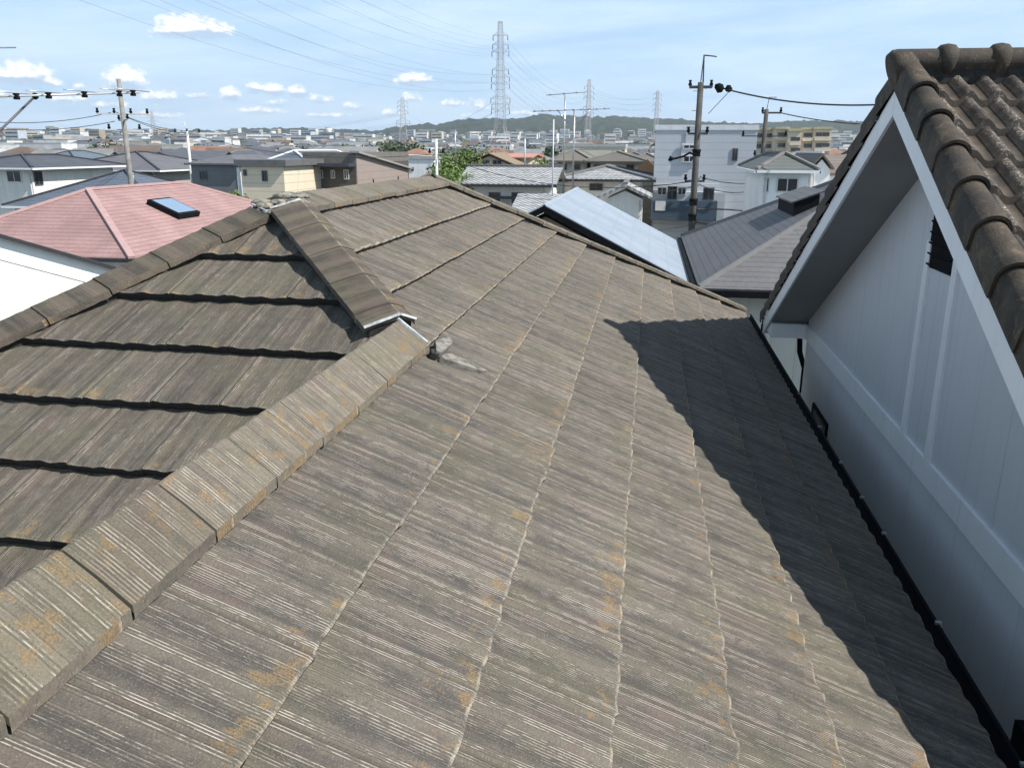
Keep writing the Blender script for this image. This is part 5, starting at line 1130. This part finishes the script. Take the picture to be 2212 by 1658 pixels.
for (r2, aa) in cells:
    x, y = r2*sin(aa), r2*cos(aa); z = ground_z(x, y); px = px_of(aa)
    if px < -60 or px > 2330: continue
    if 1640 < px and r2 < 170: continue
    if r2 < 260 and 1600 < px < 1830: continue
    big = rnd.random(); kind = 'flat' if (big < .06+.30*min(1, r2/900)) else rnd.choice(['hip', 'hip', 'gable_x'])
    wk = rnd.choices([k for k, _ in wallc], [5, 2, 1.5, 1, 1] if r2 > 400 else [2, 3, 2, 2, 1])[0]; rk = rnd.choices([k for k, _ in roofc], [4, 2, 3, .6, 1.0] if kind != 'flat' else [.1, .1, 1, 0, 3])[0]
    if kind == 'flat' and r2 > 330: sx, sy, h = rnd.choice([(12, 9, 6.2), (15, 9, 7.5), (22, 10, 8.0), (11, 9, 9)] if r2 < 800 else [(14, 10, 8), (24, 11, 10), (12, 10, 13), (18, 10, 8)]); rs = .3
    elif kind == 'flat': sx, sy, h, rs = 10, 8, 6.2, .3
    else: sx, sy, h, rs = rnd.choice([(10, 8, 5.6), (9, 8, 5.4), (12, 9, 5.8), (11, 8, 5.0)])+(2.0,)
    if r2 < 200: h -= .8
    rot = rnd.choice([0, 0, 0, .12, -.15, .5]) if r2 > 200 else 0
    if count < 270:
        me = shape(kind, wk, rk, sx, sy, h, rs); count += 1; ar = 'near rows' if r2 < 220 else ('middle rows' if r2 < 330 else 'far rows')
        t = thing('town_house' if kind != 'flat' else 'town_block', (x, y, z), '%s-walled %s with %s roof in the town, %s' % (wk.replace('_', ' '), labs[kind], rk, ar), 'house' if kind != 'flat' else 'building', 'houses of the town beyond')
        t.rotation_euler = (0, 0, rot)
        for nm, m in zip(('wall', 'roof', 'windows'), me): o = bpy.data.objects.new(nm, m); col.objects.link(o); o.parent = t
    else:
        wb = massw.setdefault((wk), MB()); c_, s__ = cos(rot), sin(rot)
        for (src, dst) in ((MB().box((-sx/2, -sy/2, -3), (sx/2, sy/2, h)), wb), (roofmesh(-sx/2, sx/2, -sy/2, sy/2, h, rs, kind, .4 if kind != 'flat' else .05, .15)[0], massw.setdefault('r'+rk, MB()))):
            n = len(dst.v); dst.v += [(x+c_*a-s__*b, y+s__*a+c_*b, z+c) for a, b, c in src.v]; dst.f += [tuple(i+n for i in f) for f in src.f]; dst.uv += src.uv; dst.uv2 += src.uv2; dst.sm += src.sm
        if kind == 'flat' or rnd.random() < .5:
            fl = max(1, int(h/3.)); dst = massw.setdefault('win', MB())
            for f in range(fl):
                src = MB().box((-sx/2+.8, -sy/2-.06, f*3.+1.), (sx/2-.8, -sy/2-.01, f*3.+2.1)); n = len(dst.v); dst.v += [(x+c_*a-s__*b, y+s__*a+c_*b, z+c) for a, b, c in src.v]; dst.f += [tuple(i+n for i in f_) for f_ in src.f]; dst.uv += src.uv; dst.uv2 += src.uv2; dst.sm += src.sm
# the rest of the town: one mass, several materials
allm = MB(); idx = []; mats = []
for k, mbk in massw.items():
    mats.append(plain('town_window', (0, 0, 0)) if k == 'win' else (plain('town_roof_'+k[1:], dict(roofc)[k[1:]], .8, .15, .3) if k[0] == 'r' and k[1:] in dict(roofc) else plain('town_wall_'+k, dict(wallc)[k], .85, .1, .3)))
    n = len(allm.v); allm.v += mbk.v; allm.f += [tuple(i+n for i in f) for f in mbk.f]; allm.uv += mbk.uv; allm.uv2 += mbk.uv2; allm.sm += mbk.sm; idx += [len(mats)-1]*len(mbk.f)
o = allm.build('far_town', mats[0]); o.data.materials.clear(); [o.data.materials.append(m) for m in mats]; o.data.polygons.foreach_set('material_index', idx)
tag(o, 'pale mass of far-off town buildings below the hills', 'town', kind='stuff')
# landmark water tower / slabs on the skyline
for (px, top, w_, Y, hh, lab) in [(709, 277, 11, 1150, 30, 'white cylindrical tower standing above the far town skyline'), (589, 284, 9, 1000, 26, 'slim white slab tower left of the cylindrical one')]:
    p = P(px, top, Y); t = thing('far_tower', (p.x, Y, p.z-hh), lab, 'tower'); mb = MB(); mb.tube([(p.x, Y, p.z-hh), (p.x, Y, p.z-hh*.06), (p.x, Y, p.z)], [w_*.40, w_*.40, w_*.43], 16); sub(mb, 'shaft', plain('tower_white', (.75, .75, .75), .8, .05), t)
    mb = MB(); mb.tube([(p.x, Y, p.z), (p.x, Y, p.z+1)], w_*.36, 16); sub(mb, 'cap', plain('town_roof_grey', (0, 0, 0)), t)
# understorey: low tree cover through the town
mb = MB(); rnd = random.Random(5)
for i in range(800):
    r2 = 130+rnd.random()**.6*1250; aa = YAW+rnd.uniform(-.6, .6); x, y = r2*sin(aa), r2*cos(aa); z = ground_z(x, y); hh = rnd.uniform(4, 7.5)
    if r2 < 170 and px_of(aa) > 1600: continue
    for k in range(26 if r2 < 500 else 14):
        d = Vector((rnd.gauss(0, 1), rnd.gauss(0, 1), rnd.gauss(0, .7))).normalized(); p = Vector((x, y, z+hh*.6))+Vector((d.x*3.5, d.y*3.5, d.z*hh*.42)); n = (d+Vector((0, 0, .5))).normalized(); u = n.orthogonal().normalized(); v = n.cross(u); s = rnd.uniform(1.6, 3.2)
        mb.quad([p+u*s*.5, p+v*s*.45, p-u*s*.5, p-v*s*.45])
o = mb.build('far_tree_cover', leafmat('leaf_far', (.04, .065, .022))); tag(o, 'scattered dark greenery through the far town', 'trees', kind='stuff')

# ------------------------------------------------------------------ air
mz = bpy.data.materials.new('haze'); mz.use_nodes = True; n_ = NT(mz.node_tree); n_.n.clear(); out = n_.new('ShaderNodeOutputMaterial'); pv_ = n_.new('ShaderNodeVolumePrincipled')
pv_.inputs['Color'].default_value = (.80, .88, 1., 1); pv_.inputs['Density'].default_value = .00013; pv_.inputs['Anisotropy'].default_value = .2; n_.l.new(pv_.outputs[0], out.inputs['Volume'])
mb = MB(); mb.box((-3600, -420, -45), (3600, 3650, 135)); o = mb.build('haze', mz); tag(o, 'thin pale summer haze over the town', 'haze', kind='stuff')
